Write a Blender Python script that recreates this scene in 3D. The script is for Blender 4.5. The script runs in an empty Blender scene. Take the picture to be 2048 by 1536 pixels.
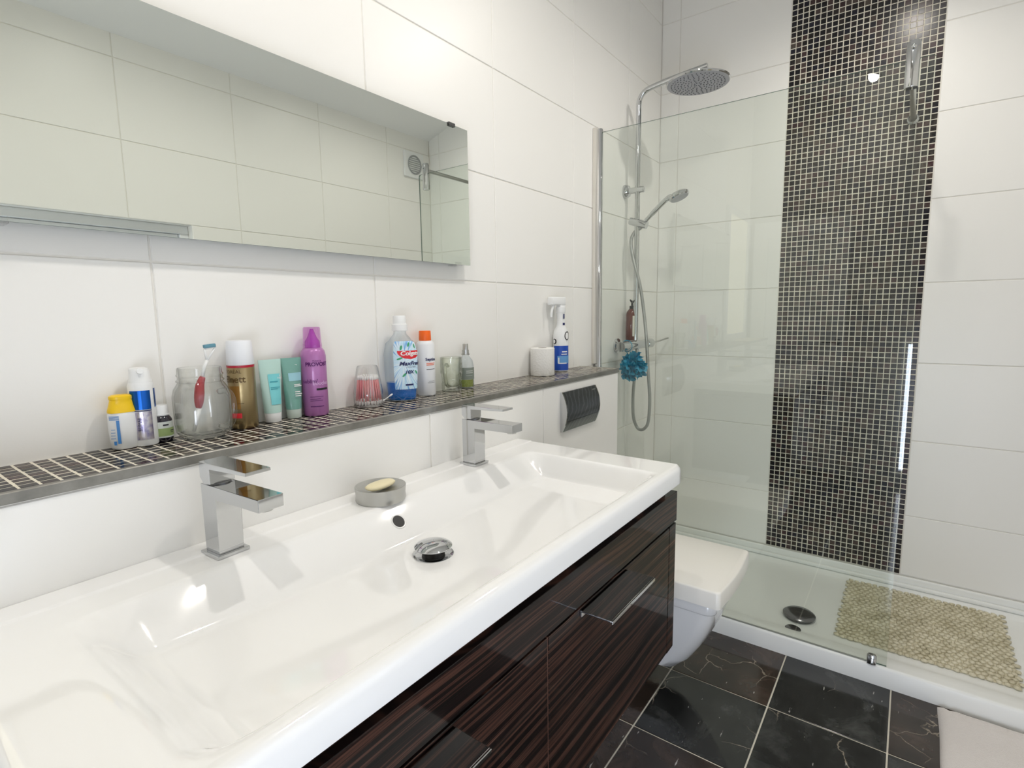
import bpy, bmesh, math, random
from math import sin, cos, pi, radians, sqrt
from mathutils import Vector, Matrix, noise
random.seed(7)
S = 1.115                       # layout units -> metres (applied to every top-level object at the end)
C = bpy.context.scene.collection
sc = bpy.context.scene

# ------------------------------------------------------------------ camera, world, exposure
cam_data = bpy.data.cameras.new('camera')
cam = bpy.data.objects.new('camera', cam_data); C.objects.link(cam)
cam_data.sensor_width = 36.0
cam_data.lens = 1071.52 / 2048 * 36.0
cam_data.clip_start = 0.02
yaw, pit, rol = radians(53.3255), radians(7.4536), radians(-0.8175)
fw = Vector((sin(yaw) * cos(pit), cos(yaw) * cos(pit), -sin(pit)))
r0 = Vector((cos(yaw), -sin(yaw), 0)); u0 = r0.cross(fw)
r1 = cos(rol) * r0 + sin(rol) * u0; u1 = -sin(rol) * r0 + cos(rol) * u0
M = Matrix((r1, u1, -fw)).transposed().to_4x4(); M.translation = Vector((0, -1, 0)) * S
cam.matrix_world = M
sc.camera = cam
sc.view_settings.view_transform = 'Standard'; sc.view_settings.look = 'None'
sc.view_settings.gamma = 1; sc.view_settings.use_curve_mapping = False
sc.view_settings.exposure = -0.10
w = bpy.data.worlds.new('world'); sc.world = w; w.use_nodes = True
w.node_tree.nodes['Background'].inputs[0].default_value = (0.75, 0.85, 1.0, 1)
w.node_tree.nodes['Background'].inputs[1].default_value = 0.3
sc.cycles.max_bounces = 14; sc.cycles.transparent_max_bounces = 16
sc.cycles.diffuse_bounces = 6; sc.cycles.glossy_bounces = 6; sc.cycles.transmission_bounces = 12
sc.cycles.sample_clamp_indirect = 3.0
sc.cycles.caustics_reflective = True; sc.cycles.caustics_refractive = True
sc.cycles.blur_glossy = 0.6
DOWN = [(-0.09, -0.73), (0.92, -0.76), (1.93, -0.93)]     # recessed ceiling downlights (x, y)
def ceil_z(y): return 1.0801 + 0.303 * (y + 1.5512)
LAMP_W = 30.0
for i, (lx, ly) in enumerate(DOWN):
    ld = bpy.data.lights.new('spot_lamp', 'SPOT'); ld.energy = LAMP_W * (0.8, 1.15, 0.85)[i]; ld.color = (1.0, 0.95, 0.885)
    ld.spot_size = radians(168); ld.spot_blend = 0.75; ld.shadow_soft_size = 0.028
    lo = bpy.data.objects.new('spot_lamp', ld); C.objects.link(lo)
    lo.location = Vector((lx, ly, ceil_z(ly) - 0.012)) * S
    lo.rotation_euler = (radians(6), 0, 0)
WINDOW_E, WINDOW2_E = 0.6, 10.0

# ------------------------------------------------------------------ helpers
def tag(o, label=None, cat=None, group=None, kind=None):
    if label: o['label'] = label
    if cat: o['category'] = cat
    if group: o['group'] = group
    if kind: o['kind'] = kind
    return o
def thing(name, label, cat, loc=(0, 0, 0), rot=(0, 0, 0), group=None):
    o = bpy.data.objects.new(name, None); C.objects.link(o); o.empty_display_size = 0.02
    o.location = loc; o.rotation_euler = rot
    return tag(o, label, cat, group)
def obj(name, bm, mats, parent=None, smooth=False, loc=None, rot=None, auto=None):
    me = bpy.data.meshes.new(name)
    bmesh.ops.recalc_face_normals(bm, faces=bm.faces)
    bm.to_mesh(me); bm.free()
    for m in (mats if isinstance(mats, (list, tuple)) else [mats]): me.materials.append(m)
    if smooth:
        for p in me.polygons: p.use_smooth = True
        if auto is not None:
            me.set_sharp_from_angle(angle=radians(auto))
    o = bpy.data.objects.new(name, me); C.objects.link(o)
    if parent: o.parent = parent
    if loc: o.location = loc
    if rot: o.rotation_euler = rot
    return o
def inst(src, name, parent, loc, rot=None):
    o = bpy.data.objects.new(name, src.data); C.objects.link(o); o.parent = parent; o.location = loc
    if rot: o.rotation_euler = rot
    return o
def B(): return bmesh.new()
def box(bm, x0, x1, y0, y1, z0, z1, bev=0.0, seg=2, mi=0):
    v = [bm.verts.new(p) for p in ((x0, y0, z0), (x1, y0, z0), (x1, y1, z0), (x0, y1, z0), (x0, y0, z1), (x1, y0, z1), (x1, y1, z1), (x0, y1, z1))]
    fs = [bm.faces.new([v[i] for i in f]) for f in ((3, 2, 1, 0), (4, 5, 6, 7), (0, 1, 5, 4), (1, 2, 6, 5), (2, 3, 7, 6), (3, 0, 4, 7))]
    for f in fs: f.material_index = mi
    if bev:
        es = list({e for f in fs for e in f.edges})
        r = bmesh.ops.bevel(bm, geom=es, offset=bev, segments=seg, profile=0.5, affect='EDGES')
        for f in r['faces']: f.material_index = mi
    return bm
def loft(bm, secs, seg=32, cap0=True, cap1=True, mi=0, phase=0.0):
    """secs: (z, a, b[, n, ox, oy]) superellipse sections"""
    rings = []
    for s in secs:
        z, a, b = s[:3]; n = s[3] if len(s) > 3 else 2.0; ox = s[4] if len(s) > 4 else 0; oy = s[5] if len(s) > 5 else 0
        ring = []
        for i in range(seg):
            t = 2 * pi * i / seg + phase; c_, s_ = cos(t), sin(t)
            x = math.copysign(abs(c_) ** (2 / n), c_) * a; y = math.copysign(abs(s_) ** (2 / n), s_) * b
            ring.append(bm.verts.new((ox + x, oy + y, z)))
        rings.append(ring)
    for p, q in zip(rings, rings[1:]):
        for i in range(seg):
            f = bm.faces.new((p[i], p[(i + 1) % seg], q[(i + 1) % seg], q[i])); f.material_index = mi
    if cap0: bm.faces.new(list(reversed(rings[0]))).material_index = mi
    if cap1: bm.faces.new(rings[-1]).material_index = mi
    return bm
def lathe(bm, prof, seg=32, mi=0, cx=0, cy=0, close=True):
    """prof: (r, z) list; closes end caps when r>0"""
    rings = []
    for r, z in prof:
        if r < 1e-6: rings.append([bm.verts.new((cx, cy, z))])
        else: rings.append([bm.verts.new((cx + r * cos(2 * pi * i / seg), cy + r * sin(2 * pi * i / seg), z)) for i in range(seg)])
    for p, q in zip(rings, rings[1:]):
        for i in range(seg):
            j = (i + 1) % seg
            if len(p) == 1 and len(q) == 1: continue
            if len(p) == 1: f = bm.faces.new((p[0], q[j], q[i]))
            elif len(q) == 1: f = bm.faces.new((p[i], p[j], q[0]))
            else: f = bm.faces.new((p[i], p[j], q[j], q[i]))
            f.material_index = mi
    if close:
        for rg in (rings[0], rings[-1]):
            if len(rg) > 1: bm.faces.new(rg).material_index = mi
    return bm
def tube(bm, pts, r, seg=12, mi=0, caps=True, rr=None):
    pts = [Vector(p) for p in pts]; n = len(pts); rings = []; up = None
    for i, p in enumerate(pts):
        t = (pts[min(i + 1, n - 1)] - pts[max(i - 1, 0)]).normalized()
        if up is None:
            up = Vector((0, 0, 1)) if abs(t.z) < 0.9 else Vector((1, 0, 0))
        a = (up - t * up.dot(t)).normalized(); up = a; b = t.cross(a); q = rr[i] if rr else r
        rings.append([bm.verts.new(p + (a * cos(2 * pi * k / seg) + b * sin(2 * pi * k / seg)) * q) for k in range(seg)])
    for p, q in zip(rings, rings[1:]):
        for k in range(seg):
            bm.faces.new((p[k], p[(k + 1) % seg], q[(k + 1) % seg], q[k])).material_index = mi
    if caps:
        bm.faces.new(list(reversed(rings[0]))).material_index = mi; bm.faces.new(rings[-1]).material_index = mi
    return bm
def smooth_path(pts, k=6, closed=False):
    pts = [Vector(p) for p in pts]; out = []; n = len(pts)
    for i in range(n - 1):
        p0 = pts[max(i - 1, 0)]; p1 = pts[i]; p2 = pts[i + 1]; p3 = pts[min(i + 2, n - 1)]
        for j in range(k):
            t = j / k
            out.append(0.5 * ((2 * p1) + (p2 - p0) * t + (2 * p0 - 5 * p1 + 4 * p2 - p3) * t * t + (3 * p1 - p0 - 3 * p2 + p3) * t ** 3))
    out.append(pts[-1]); return out
def xf(bm, mat, verts=None): bmesh.ops.transform(bm, matrix=mat, verts=verts or bm.verts[:]); return bm
def text_bm(body, size, align='CENTER', shear=0.0, bold=0.0):
    cu = bpy.data.curves.new('lettering', 'FONT'); cu.body = body; cu.size = size; cu.align_x = align; cu.align_y = 'CENTER'
    cu.shear = shear; cu.offset = bold; cu.resolution_u = 3
    o = bpy.data.objects.new('lettering', cu); C.objects.link(o)
    dg = bpy.context.evaluated_depsgraph_get(); me = bpy.data.meshes.new_from_object(o.evaluated_get(dg))
    bm = bmesh.new(); bm.from_mesh(me)
    bpy.data.objects.remove(o); bpy.data.curves.remove(cu); bpy.data.meshes.remove(me)
    return bm
def wrap(bm, a, b, z, phi0=0.0, out=0.0006, vertical=False):
    """bend flat (x right, y up) geometry onto an elliptic cylinder; phi 0 faces -y, grows to +x"""
    k = (a + b) / 2
    for v in bm.verts:
        x, y = (v.co.y, -v.co.x) if vertical == 1 else (v.co.x, v.co.y)
        ph = phi0 + x / k
        v.co = Vector(((a + out) * sin(ph), -(b + out) * cos(ph), z + y))
    return bm
def patch(bm, a, b, z0, z1, p0, p1, out=0.0004, nx=14, nz=2, mi=0, fz=None):
    g = []
    for j in range(nz + 1):
        row = []
        for i in range(nx + 1):
            ph = p0 + (p1 - p0) * i / nx; z = z0 + (z1 - z0) * j / nz
            A, Bb = fz(z) if fz else (a, b)
            row.append(bm.verts.new(((A + out) * sin(ph), -(Bb + out) * cos(ph), z)))
        g.append(row)
    for j in range(nz):
        for i in range(nx):
            bm.faces.new((g[j][i], g[j][i + 1], g[j + 1][i + 1], g[j + 1][i])).material_index = mi
    return bm
def letter(parent, body, size, a, b, z, m, phi=0.0, out=0.0008, align='CENTER', shear=0, bold=0.0, vertical=False):
    return obj('lettering', wrap(text_bm(body, size, align, shear, bold), a, b, z, phi, out, vertical), m, parent)

# ------------------------------------------------------------------ materials
def mat(name, col=(0.8, 0.8, 0.8), rough=0.5, metal=0.0, trans=0.0, ior=1.45, coat=0.0, emit=None, es=0.0, sss=0.0, alpha=1.0, spec=0.5):
    m = bpy.data.materials.new(name); m.use_nodes = True; b = m.node_tree.nodes['Principled BSDF']
    b.inputs['Base Color'].default_value = (*col, 1); b.inputs['Roughness'].default_value = rough
    b.inputs['Metallic'].default_value = metal; b.inputs['Transmission Weight'].default_value = trans
    b.inputs['IOR'].default_value = ior; b.inputs['Coat Weight'].default_value = coat
    b.inputs['Coat Roughness'].default_value = 0.05; b.inputs['Alpha'].default_value = alpha
    b.inputs['Specular IOR Level'].default_value = spec
    if sss: b.inputs['Subsurface Weight'].default_value = sss; b.inputs['Subsurface Radius'].default_value = (0.01, 0.008, 0.006)
    if emit: b.inputs['Emission Color'].default_value = (*emit, 1); b.inputs['Emission Strength'].default_value = es
    return m
def N(m, t, **kw):
    n = m.node_tree.nodes.new(t)
    for k, v in kw.items():
        if hasattr(n, k): setattr(n, k, v)
        else: n.inputs[k].default_value = v
    return n
def L(m, a, b): m.node_tree.links.new(a, b)
def bsdf(m): return m.node_tree.nodes['Principled BSDF']
def ramp(m, src, stops):
    r = N(m, 'ShaderNodeValToRGB'); e = r.color_ramp.elements
    e[0].position, e[0].color = stops[0][0], (*stops[0][1], 1); e[1].position, e[1].color = stops[-1][0], (*stops[-1][1], 1)
    for p, c in stops[1:-1]: x = e.new(p); x.color = (*c, 1)
    L(m, src, r.inputs[0]); return r
def bump(m, height, strength=0.1, dist=0.001):
    b = N(m, 'ShaderNodeBump'); b.inputs['Strength'].default_value = strength; b.inputs['Distance'].default_value = dist
    L(m, height, b.inputs['Height']); L(m, b.outputs[0], bsdf(m).inputs['Normal'])
def noise_n(m, scale, detail=3, rough=0.5, coord='Object', vec=None, mapscale=None):
    n = N(m, 'ShaderNodeTexNoise'); n.inputs['Scale'].default_value = scale; n.inputs['Detail'].default_value = detail; n.inputs['Roughness'].default_value = rough
    tc = N(m, 'ShaderNodeTexCoord'); s = vec or tc.outputs[coord]
    if mapscale:
        mp = N(m, 'ShaderNodeMapping'); mp.inputs['Scale'].default_value = mapscale; L(m, s, mp.inputs[0]); s = mp.outputs[0]
    L(m, s, n.inputs['Vector']); return n

M_tile = mat('white_satin_tile', (0.86, 0.85, 0.82), 0.34, spec=0.45)
n = noise_n(M_tile, 260, 2); bump(M_tile, n.outputs[0], 0.12, 0.0006)
M_grout_white = mat('white_grout', (0.80, 0.78, 0.73), 0.8)
M_grout = mat('cream_grout', (0.72, 0.68, 0.58), 0.8)
M_paint = mat('ceiling_paint', (0.88, 0.88, 0.87), 0.7)
M_white_gloss = mat('white_gloss_paint', (0.80, 0.81, 0.82), 0.25)
M_ceramic = mat('white_ceramic', (0.91, 0.91, 0.905), 0.06, coat=0.6)
M_ceramic2 = mat('toilet_ceramic', (0.88, 0.88, 0.88), 0.08, coat=0.5)
M_lid = mat('lid_plastic', (0.88, 0.86, 0.81), 0.22)
M_tray = mat('tray_resin', (0.85, 0.86, 0.84), 0.3)
M_chrome = mat('chrome', (0.60, 0.61, 0.62), 0.05, metal=1)
M_steel = mat('brushed_steel', (0.50, 0.50, 0.48), 0.3, metal=1)
M_alu = mat('aluminium_trim', (0.40, 0.39, 0.37), 0.42, metal=0.8)
n = noise_n(M_alu, 9, 5, 0.7); r = ramp(M_alu, n.outputs[0], [(0.3, (0.17, 0.165, 0.15)), (0.7, (0.34, 0.33, 0.30))]); L(M_alu, r.outputs[0], bsdf(M_alu).inputs['Base Color'])
M_mirror = mat('mirror_silver', (0.83, 0.87, 0.83), 0.0, metal=1)
M_edge = mat('glass_edge', (0.10, 0.17, 0.14), 0.1)
M_black = mat('black_hole', (0.008, 0.008, 0.008), 0.4)
M_dark_chrome = mat('dark_chrome', (0.20, 0.20, 0.205), 0.22, metal=1)
M_lens = mat('lamp_lens', (1, 1, 1), 0.3, emit=(1.0, 0.93, 0.84), es=30)
M_daypane = mat('daylit_pane', (0.9, 0.93, 1.0), 0.3, emit=(0.74, 0.86, 1.0), es=WINDOW_E)
M_daypane2 = mat('daylit_pane_bright', (0.9, 0.93, 1.0), 0.3, emit=(0.80, 0.87, 1.0), es=WINDOW2_E)
M_cream = mat('cream_panel', (0.80, 0.76, 0.60), 0.4)
M_blind = mat('daylit_cream_blind', (0.80, 0.76, 0.60), 0.5, emit=(1.0, 0.95, 0.74), es=0.75)
M_white_plastic = mat('white_plastic', (0.82, 0.83, 0.83), 0.28)
M_rubber = mat('grey_plastic', (0.35, 0.36, 0.36), 0.45)
M_hose = mat('metal_hose', (0.42, 0.43, 0.42), 0.3, metal=0.8)
wv = N(M_hose, 'ShaderNodeTexWave', wave_type='BANDS', bands_direction='Z'); wv.inputs['Scale'].default_value = 120
tc = N(M_hose, 'ShaderNodeTexCoord'); L(M_hose, tc.outputs['Object'], wv.inputs[0]); bump(M_hose, wv.outputs[0], 0.5, 0.001)

def thin_glass(name, tint, f0=0.04, extra=0.0, rough=0.0, power=4.0, edge=None, epow=3.6):
    m = bpy.data.materials.new(name); m.use_nodes = True; nt = m.node_tree; nt.nodes.remove(nt.nodes['Principled BSDF'])
    out = nt.nodes['Material Output']
    lw = N(m, 'ShaderNodeLayerWeight'); lw.inputs['Blend'].default_value = 0.5
    pw = N(m, 'ShaderNodeMath', operation='POWER'); pw.inputs[1].default_value = power; L(m, lw.outputs['Facing'], pw.inputs[0])
    ma = N(m, 'ShaderNodeMath', operation='MULTIPLY_ADD'); ma.inputs[1].default_value = 0.9; ma.inputs[2].default_value = f0 + extra; L(m, pw.outputs[0], ma.inputs[0])
    tr = N(m, 'ShaderNodeBsdfTransparent'); tr.inputs[0].default_value = (*tint, 1)
    if edge:
        ep = N(m, 'ShaderNodeMath', operation='POWER'); ep.inputs[1].default_value = epow; L(m, lw.outputs['Facing'], ep.inputs[0])
        ec = N(m, 'ShaderNodeMix', data_type='RGBA'); L(m, ep.outputs[0], ec.inputs[0]); ec.inputs[6].default_value = (*tint, 1); ec.inputs[7].default_value = (*edge, 1); L(m, ec.outputs[2], tr.inputs[0])
    gl = N(m, 'ShaderNodeBsdfGlossy'); gl.inputs['Roughness'].default_value = rough; gl.inputs[0].default_value = (1, 1, 1, 1)
    mx = N(m, 'ShaderNodeMixShader'); L(m, ma.outputs[0], mx.inputs[0]); L(m, tr.outputs[0], mx.inputs[1]); L(m, gl.outputs[0], mx.inputs[2])
    L(m, mx.outputs[0], out.inputs[0]); return m
M_panel = thin_glass('shower_glass', (0.945, 0.965, 0.945), 0.05)
M_clear = thin_glass('clear_plastic', (0.975, 0.975, 0.975), 0.04, edge=(0.5, 0.5, 0.5))
M_pet = thin_glass('clear_bottle_plastic', (0.92, 0.95, 0.97), 0.06, edge=(0.35, 0.42, 0.5))
def jar_glass(name, tint, share=0.45):
    m = mat(name, tint, 0.0, trans=1.0, ior=1.45); nt = m.node_tree
    tr = N(m, 'ShaderNodeBsdfTransparent'); tr.inputs[0].default_value = (*tint, 1)
    mx = N(m, 'ShaderNodeMixShader'); mx.inputs[0].default_value = share
    L(m, bsdf(m).outputs[0], mx.inputs[1]); L(m, tr.outputs[0], mx.inputs[2]); L(m, mx.outputs[0], nt.nodes['Material Output'].inputs[0]); return m
M_jar = thin_glass('jar_glass', (0.985, 0.99, 0.985), 0.04, power=4.0, edge=(0.22, 0.24, 0.22)); M_mug = None
M_mug = thin_glass('mug_glass', (0.975, 0.985, 0.955), 0.05, power=3.0, edge=(0.16, 0.19, 0.12), epow=2.2); M_green_fluid = jar_glass('green_fluid', (0.62, 0.70, 0.25), 0.4)

# mosaic: colour picked per grid cell from world position, plus marbled streaks
PITCH = 0.0204
def mosaic_mat(name):
    m = mat(name, (0.02, 0.018, 0.016), 0.24, coat=0.0, spec=0.35)
    g = N(m, 'ShaderNodeNewGeometry'); dv = N(m, 'ShaderNodeVectorMath', operation='SNAP'); dv.inputs[1].default_value = (PITCH * S,) * 3
    sh = N(m, 'ShaderNodeVectorMath', operation='ADD'); sh.inputs[1].default_value = MOS_OFF[name]
    L(m, g.outputs['Position'], sh.inputs[0]); L(m, sh.outputs[0], dv.inputs[0])
    wn = N(m, 'ShaderNodeTexWhiteNoise'); L(m, dv.outputs[0], wn.inputs['Vector'])
    r = ramp(m, wn.outputs['Value'], [(0.0, (0.006, 0.006, 0.010)), (0.35, (0.016, 0.013, 0.012)), (0.55, (0.010, 0.010, 0.020)), (0.75, (0.030, 0.022, 0.018)), (0.88, (0.045, 0.020, 0.024)), (1.0, (0.075, 0.06, 0.05))])
    ns = N(m, 'ShaderNodeTexNoise'); ns.inputs['Scale'].default_value = 70; ns.inputs['Detail'].default_value = 4; L(m, g.outputs['Position'], ns.inputs['Vector'])
    big = N(m, 'ShaderNodeTexNoise'); big.inputs['Scale'].default_value = 3.2; big.inputs['Detail'].default_value = 2; L(m, g.outputs['Position'], big.inputs['Vector'])
    mu = N(m, 'ShaderNodeMath', operation='MULTIPLY'); L(m, ns.outputs[0], mu.inputs[0]); L(m, big.outputs[0], mu.inputs[1])
    r2 = ramp(m, mu.outputs[0], [(0.25, (0, 0, 0)), (0.46, (0.055, 0.047, 0.037))])
    ad = N(m, 'ShaderNodeMix', data_type='RGBA', blend_type='ADD'); ad.inputs[0].default_value = 1.0
    L(m, r.outputs[0], ad.inputs[6]); L(m, r2.outputs[0], ad.inputs[7]); L(m, ad.outputs[2], bsdf(m).inputs['Base Color'])
    return m
STRIP_Y0, STRIP_Y1, WALL_Z0, XE = -0.5353, -1.0253, -1.046, 2.525
LZ, LY = -0.1998, -0.161
MOS_OFF = {'shower_mosaic': (0.0, -STRIP_Y1 * S, -WALL_Z0 * S), 'ledge_mosaic': (0.0, 0.0, 0.0)}
M_mosaic = mosaic_mat('shower_mosaic')
M_mosaic2 = mosaic_mat('ledge_mosaic')
bsdf(M_mosaic2).inputs['Roughness'].default_value = 0.12; bsdf(M_mosaic2).inputs['Specular IOR Level'].default_value = 0.10

# black marble floor tiles
M_marble = mat('black_marble', (0.02, 0.02, 0.02), 0.12, coat=0.3)
def build_marble(m):
    g = N(m, 'ShaderNodeNewGeometry'); oi = N(m, 'ShaderNodeObjectInfo')
    off = N(m, 'ShaderNodeVectorMath', operation='MULTIPLY_ADD')
    cmb = N(m, 'ShaderNodeCombineXYZ'); mul = N(m, 'ShaderNodeMath', operation='MULTIPLY'); mul.inputs[1].default_value = 37.0
    L(m, oi.outputs['Random'], mul.inputs[0]); L(m, mul.outputs[0], cmb.inputs[0]); L(m, mul.outputs[0], cmb.inputs[2])
    ad = N(m, 'ShaderNodeVectorMath', operation='ADD'); L(m, g.outputs['Position'], ad.inputs[0]); L(m, cmb.outputs[0], ad.inputs[1])
    nz = N(m, 'ShaderNodeTexNoise'); nz.inputs['Scale'].default_value = 7; nz.inputs['Detail'].default_value = 8; nz.inputs['Roughness'].default_value = 0.65; nz.inputs['Distortion'].default_value = 0.6
    L(m, ad.outputs[0], nz.inputs['Vector'])
    dark = ramp(m, nz.outputs[0], [(0.30, (0.006, 0.006, 0.006)), (0.52, (0.020, 0.021, 0.021)), (0.62, (0.042, 0.044, 0.043)), (0.80, (0.085, 0.088, 0.085))])
    brown = ramp(m, nz.outputs[0], [(0.30, (0.012, 0.008, 0.006)), (0.52, (0.034, 0.022, 0.016)), (0.75, (0.085, 0.058, 0.045))])
    sel = ramp(m, oi.outputs['Random'], [(0.60, (0, 0, 0)), (0.70, (1, 1, 1))])
    mx = N(m, 'ShaderNodeMix', data_type='RGBA'); L(m, sel.outputs[0], mx.inputs[0]); L(m, dark.outputs[0], mx.inputs[6]); L(m, brown.outputs[0], mx.inputs[7])
    # veins
    wp = N(m, 'ShaderNodeTexNoise'); wp.inputs['Scale'].default_value = 5; wp.inputs['Detail'].default_value = 5; L(m, ad.outputs[0], wp.inputs['Vector'])
    sm = N(m, 'ShaderNodeVectorMath', operation='MULTIPLY_ADD'); sm.inputs[1].default_value = (0.16, 0.16, 0.16); L(m, wp.outputs['Color'], sm.inputs[0]); L(m, ad.outputs[0], sm.inputs[2])
    vo = N(m, 'ShaderNodeTexVoronoi', feature='DISTANCE_TO_EDGE'); vo.inputs['Scale'].default_value = 4.6; L(m, sm.outputs[0], vo.inputs['Vector'])
    vr = ramp(m, vo.outputs['Distance'], [(0.0, (1, 1, 1)), (0.007, (0, 0, 0))])
    gate = N(m, 'ShaderNodeTexNoise'); gate.inputs['Scale'].default_value = 4.5; gate.inputs['Detail'].default_value = 2; L(m, ad.outputs[0], gate.inputs['Vector'])
    gr = ramp(m, gate.outputs[0], [(0.53, (0, 0, 0)), (0.62, (0.8, 0.8, 0.8))])
    gm = N(m, 'ShaderNodeMath', operation='MULTIPLY'); L(m, vr.outputs[0], gm.inputs[0]); L(m, gr.outputs[0], gm.inputs[1])
    # short flecks
    mp = N(m, 'ShaderNodeMapping'); mp.inputs['Scale'].default_value = (22, 90, 1); mp.inputs['Rotation'].default_value = (0, 0, 0.5); L(m, ad.outputs[0], mp.inputs[0])
    fl = N(m, 'ShaderNodeTexNoise'); fl.inputs['Scale'].default_value = 1.0; fl.inputs['Detail'].default_value = 3; L(m, mp.outputs[0], fl.inputs['Vector'])
    fr = ramp(m, fl.outputs[0], [(0.71, (0, 0, 0)), (0.75, (0.35, 0.34, 0.31))])
    mv = N(m, 'ShaderNodeMix', data_type='RGBA'); L(m, gm.outputs[0], mv.inputs[0]); L(m, mx.outputs[2], mv.inputs[6]); mv.inputs[7].default_value = (0.42, 0.36, 0.28, 1)
    af = N(m, 'ShaderNodeMix', data_type='RGBA', blend_type='ADD'); af.inputs[0].default_value = 1; L(m, mv.outputs[2], af.inputs[6]); L(m, fr.outputs[0], af.inputs[7])
    L(m, af.outputs[2], bsdf(m).inputs['Base Color'])
build_marble(M_marble)

# glossy macassar ebony
M_ebony = mat('ebony_gloss', (0.02, 0.01, 0.01), 0.40, coat=0.38, spec=0.1)
def build_ebony(m):
    g = N(m, 'ShaderNodeNewGeometry')
    wp = N(m, 'ShaderNodeTexNoise'); wp.inputs['Scale'].default_value = 1.6; wp.inputs['Detail'].default_value = 2; L(m, g.outputs['Position'], wp.inputs['Vector'])
    cz = N(m, 'ShaderNodeMath', operation='MULTIPLY_ADD'); cz.inputs[1].default_value = 0.05; L(m, wp.outputs[0], cz.inputs[0])
    sep = N(m, 'ShaderNodeSeparateXYZ'); L(m, g.outputs['Position'], sep.inputs[0]); L(m, sep.outputs[2], cz.inputs[2])
    cb = N(m, 'ShaderNodeCombineXYZ'); L(m, cz.outputs[0], cb.inputs[2]); mx_ = N(m, 'ShaderNodeMath', operation='MULTIPLY'); mx_.inputs[1].default_value = 0.006; L(m, sep.outputs[0], mx_.inputs[0]); L(m, mx_.outputs[0], cb.inputs[0])
    n1 = N(m, 'ShaderNodeTexNoise'); n1.inputs['Scale'].default_value = 95; n1.inputs['Detail'].default_value = 5; n1.inputs['Roughness'].default_value = 0.7; L(m, cb.outputs[0], n1.inputs['Vector'])
    r = ramp(m, n1.outputs[0], [(0.38, (0.003, 0.0025, 0.0025)), (0.50, (0.009, 0.005, 0.0045)), (0.555, (0.085, 0.038, 0.026)), (0.60, (0.004, 0.003, 0.003)), (0.68, (0.15, 0.075, 0.052))])
    L(m, r.outputs[0], bsdf(m).inputs['Base Color'])
build_ebony(M_ebony)
M_divider = mat('brown_edge_band', (0.10, 0.045, 0.03), 0.4)
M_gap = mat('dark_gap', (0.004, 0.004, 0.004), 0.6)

# ------------------------------------------------------------------ room shell with individual tiles
TX0, TPX, TZ0, TPZ = 0.3656, 0.4538, 0.0925, 0.2986
JOINT = 0.0032
tile_cache = {}
def tile_mesh(w_, h_, t_=0.006, bev=0.0012, m=None, key=''):
    """tile in its own frame: x along width, z up, face towards -y at y=0, back at y=t"""
    k = (round(w_, 4), round(h_, 4), round(t_, 4), key)
    if k not in tile_cache:
        bm = B(); a = [(0, 0), (w_, 0), (w_, h_), (0, h_)]; b = bev
        o_ = [bm.verts.new((x, t_, z)) for x, z in a]; mm = [bm.verts.new((x, b, z)) for x, z in a]
        q = [(b, b), (w_ - b, b), (w_ - b, h_ - b), (b, h_ - b)]; f_ = [bm.verts.new((x, 0, z)) for x, z in q]
        for i in range(4):
            j = (i + 1) % 4
            bm.faces.new((o_[i], o_[j], mm[j], mm[i])); bm.faces.new((mm[i], mm[j], f_[j], f_[i]))
        bm.faces.new(f_)
        bm.normal_update(); me = bpy.data.meshes.new('tile'); bm.to_mesh(me); bm.free(); me.materials.append(m or M_tile); tile_cache[k] = me
    return tile_cache[k]
def add_tile(parent, me, loc, rotz=0.0, name='tile', rotx=0.0):
    o = bpy.data.objects.new(name, me); C.objects.link(o); o.parent = parent; o.location = loc; o.rotation_euler = (rotx, 0, rotz); return o
def slab(name, bm, m): return tag(obj(name, bm, m), kind='structure')
zlines = [TZ0 + k * TPZ for k in range(-4, 7)]
def cut_lines(lo, hi, ls):
    v = [lo] + [l for l in ls if lo + 0.012 < l < hi - 0.012] + [hi]; return list(zip(v, v[1:]))

bm = B(); box(bm, -0.62, XE + 0.1, 0.0025, 0.12, -1.2, 1.62)
wall_back = slab('wall_back', bm, M_grout_white); wall_back['label'] = 'long white tiled wall behind the mirror and the shower riser'
xl = [TX0 + k * TPX for k in range(-3, 6)]
for x0, x1 in cut_lines(0.13, XE, xl):
    for z0, z1 in cut_lines(-1.046 if x0 > 1.7 else LZ - 0.02, 1.53, zlines):
        add_tile(wall_back, tile_mesh(x1 - x0 - JOINT, z1 - z0 - JOINT), (x0 + JOINT / 2, 0, z0 + JOINT / 2))
# end wall (faces -x): tile frame rotated so its face looks to -x
bm = B(); box(bm, XE + 0.0025, XE + 0.12, -1.68, 0.0025, -1.2, 1.62)
wall_right = slab('wall_right', bm, M_grout_white); wall_right['label'] = 'shower end wall of white tiles with a dark mosaic strip'
ylj = [-0.0851 - 0.0]
for lo, hi, ls in ((STRIP_Y0, 0.0, [-0.0851]), (-1.565, STRIP_Y1, [STRIP_Y1 - TPX])):
    for y0, y1 in cut_lines(lo, hi, ls):
        for z0, z1 in cut_lines(WALL_Z0, ceil_z(y1) + 0.02, zlines):
            add_tile(wall_right, tile_mesh(y1 - y0 - JOINT, z1 - z0 - JOINT), (XE, y1 - JOINT / 2, z0 + JOINT / 2), -pi / 2)
bm = B(); box(bm, XE + 0.0005, XE + 0.0022, STRIP_Y1 + 0.001, STRIP_Y0 - 0.001, WALL_Z0, ceil_z(STRIP_Y0) + 0.02)
obj('grout_bed', bm, M_grout, wall_right)
MT = PITCH * 0.895
ncol = 24; nrow = int((ceil_z(STRIP_Y0) - WALL_Z0) / PITCH) + 1
cells = []
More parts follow.
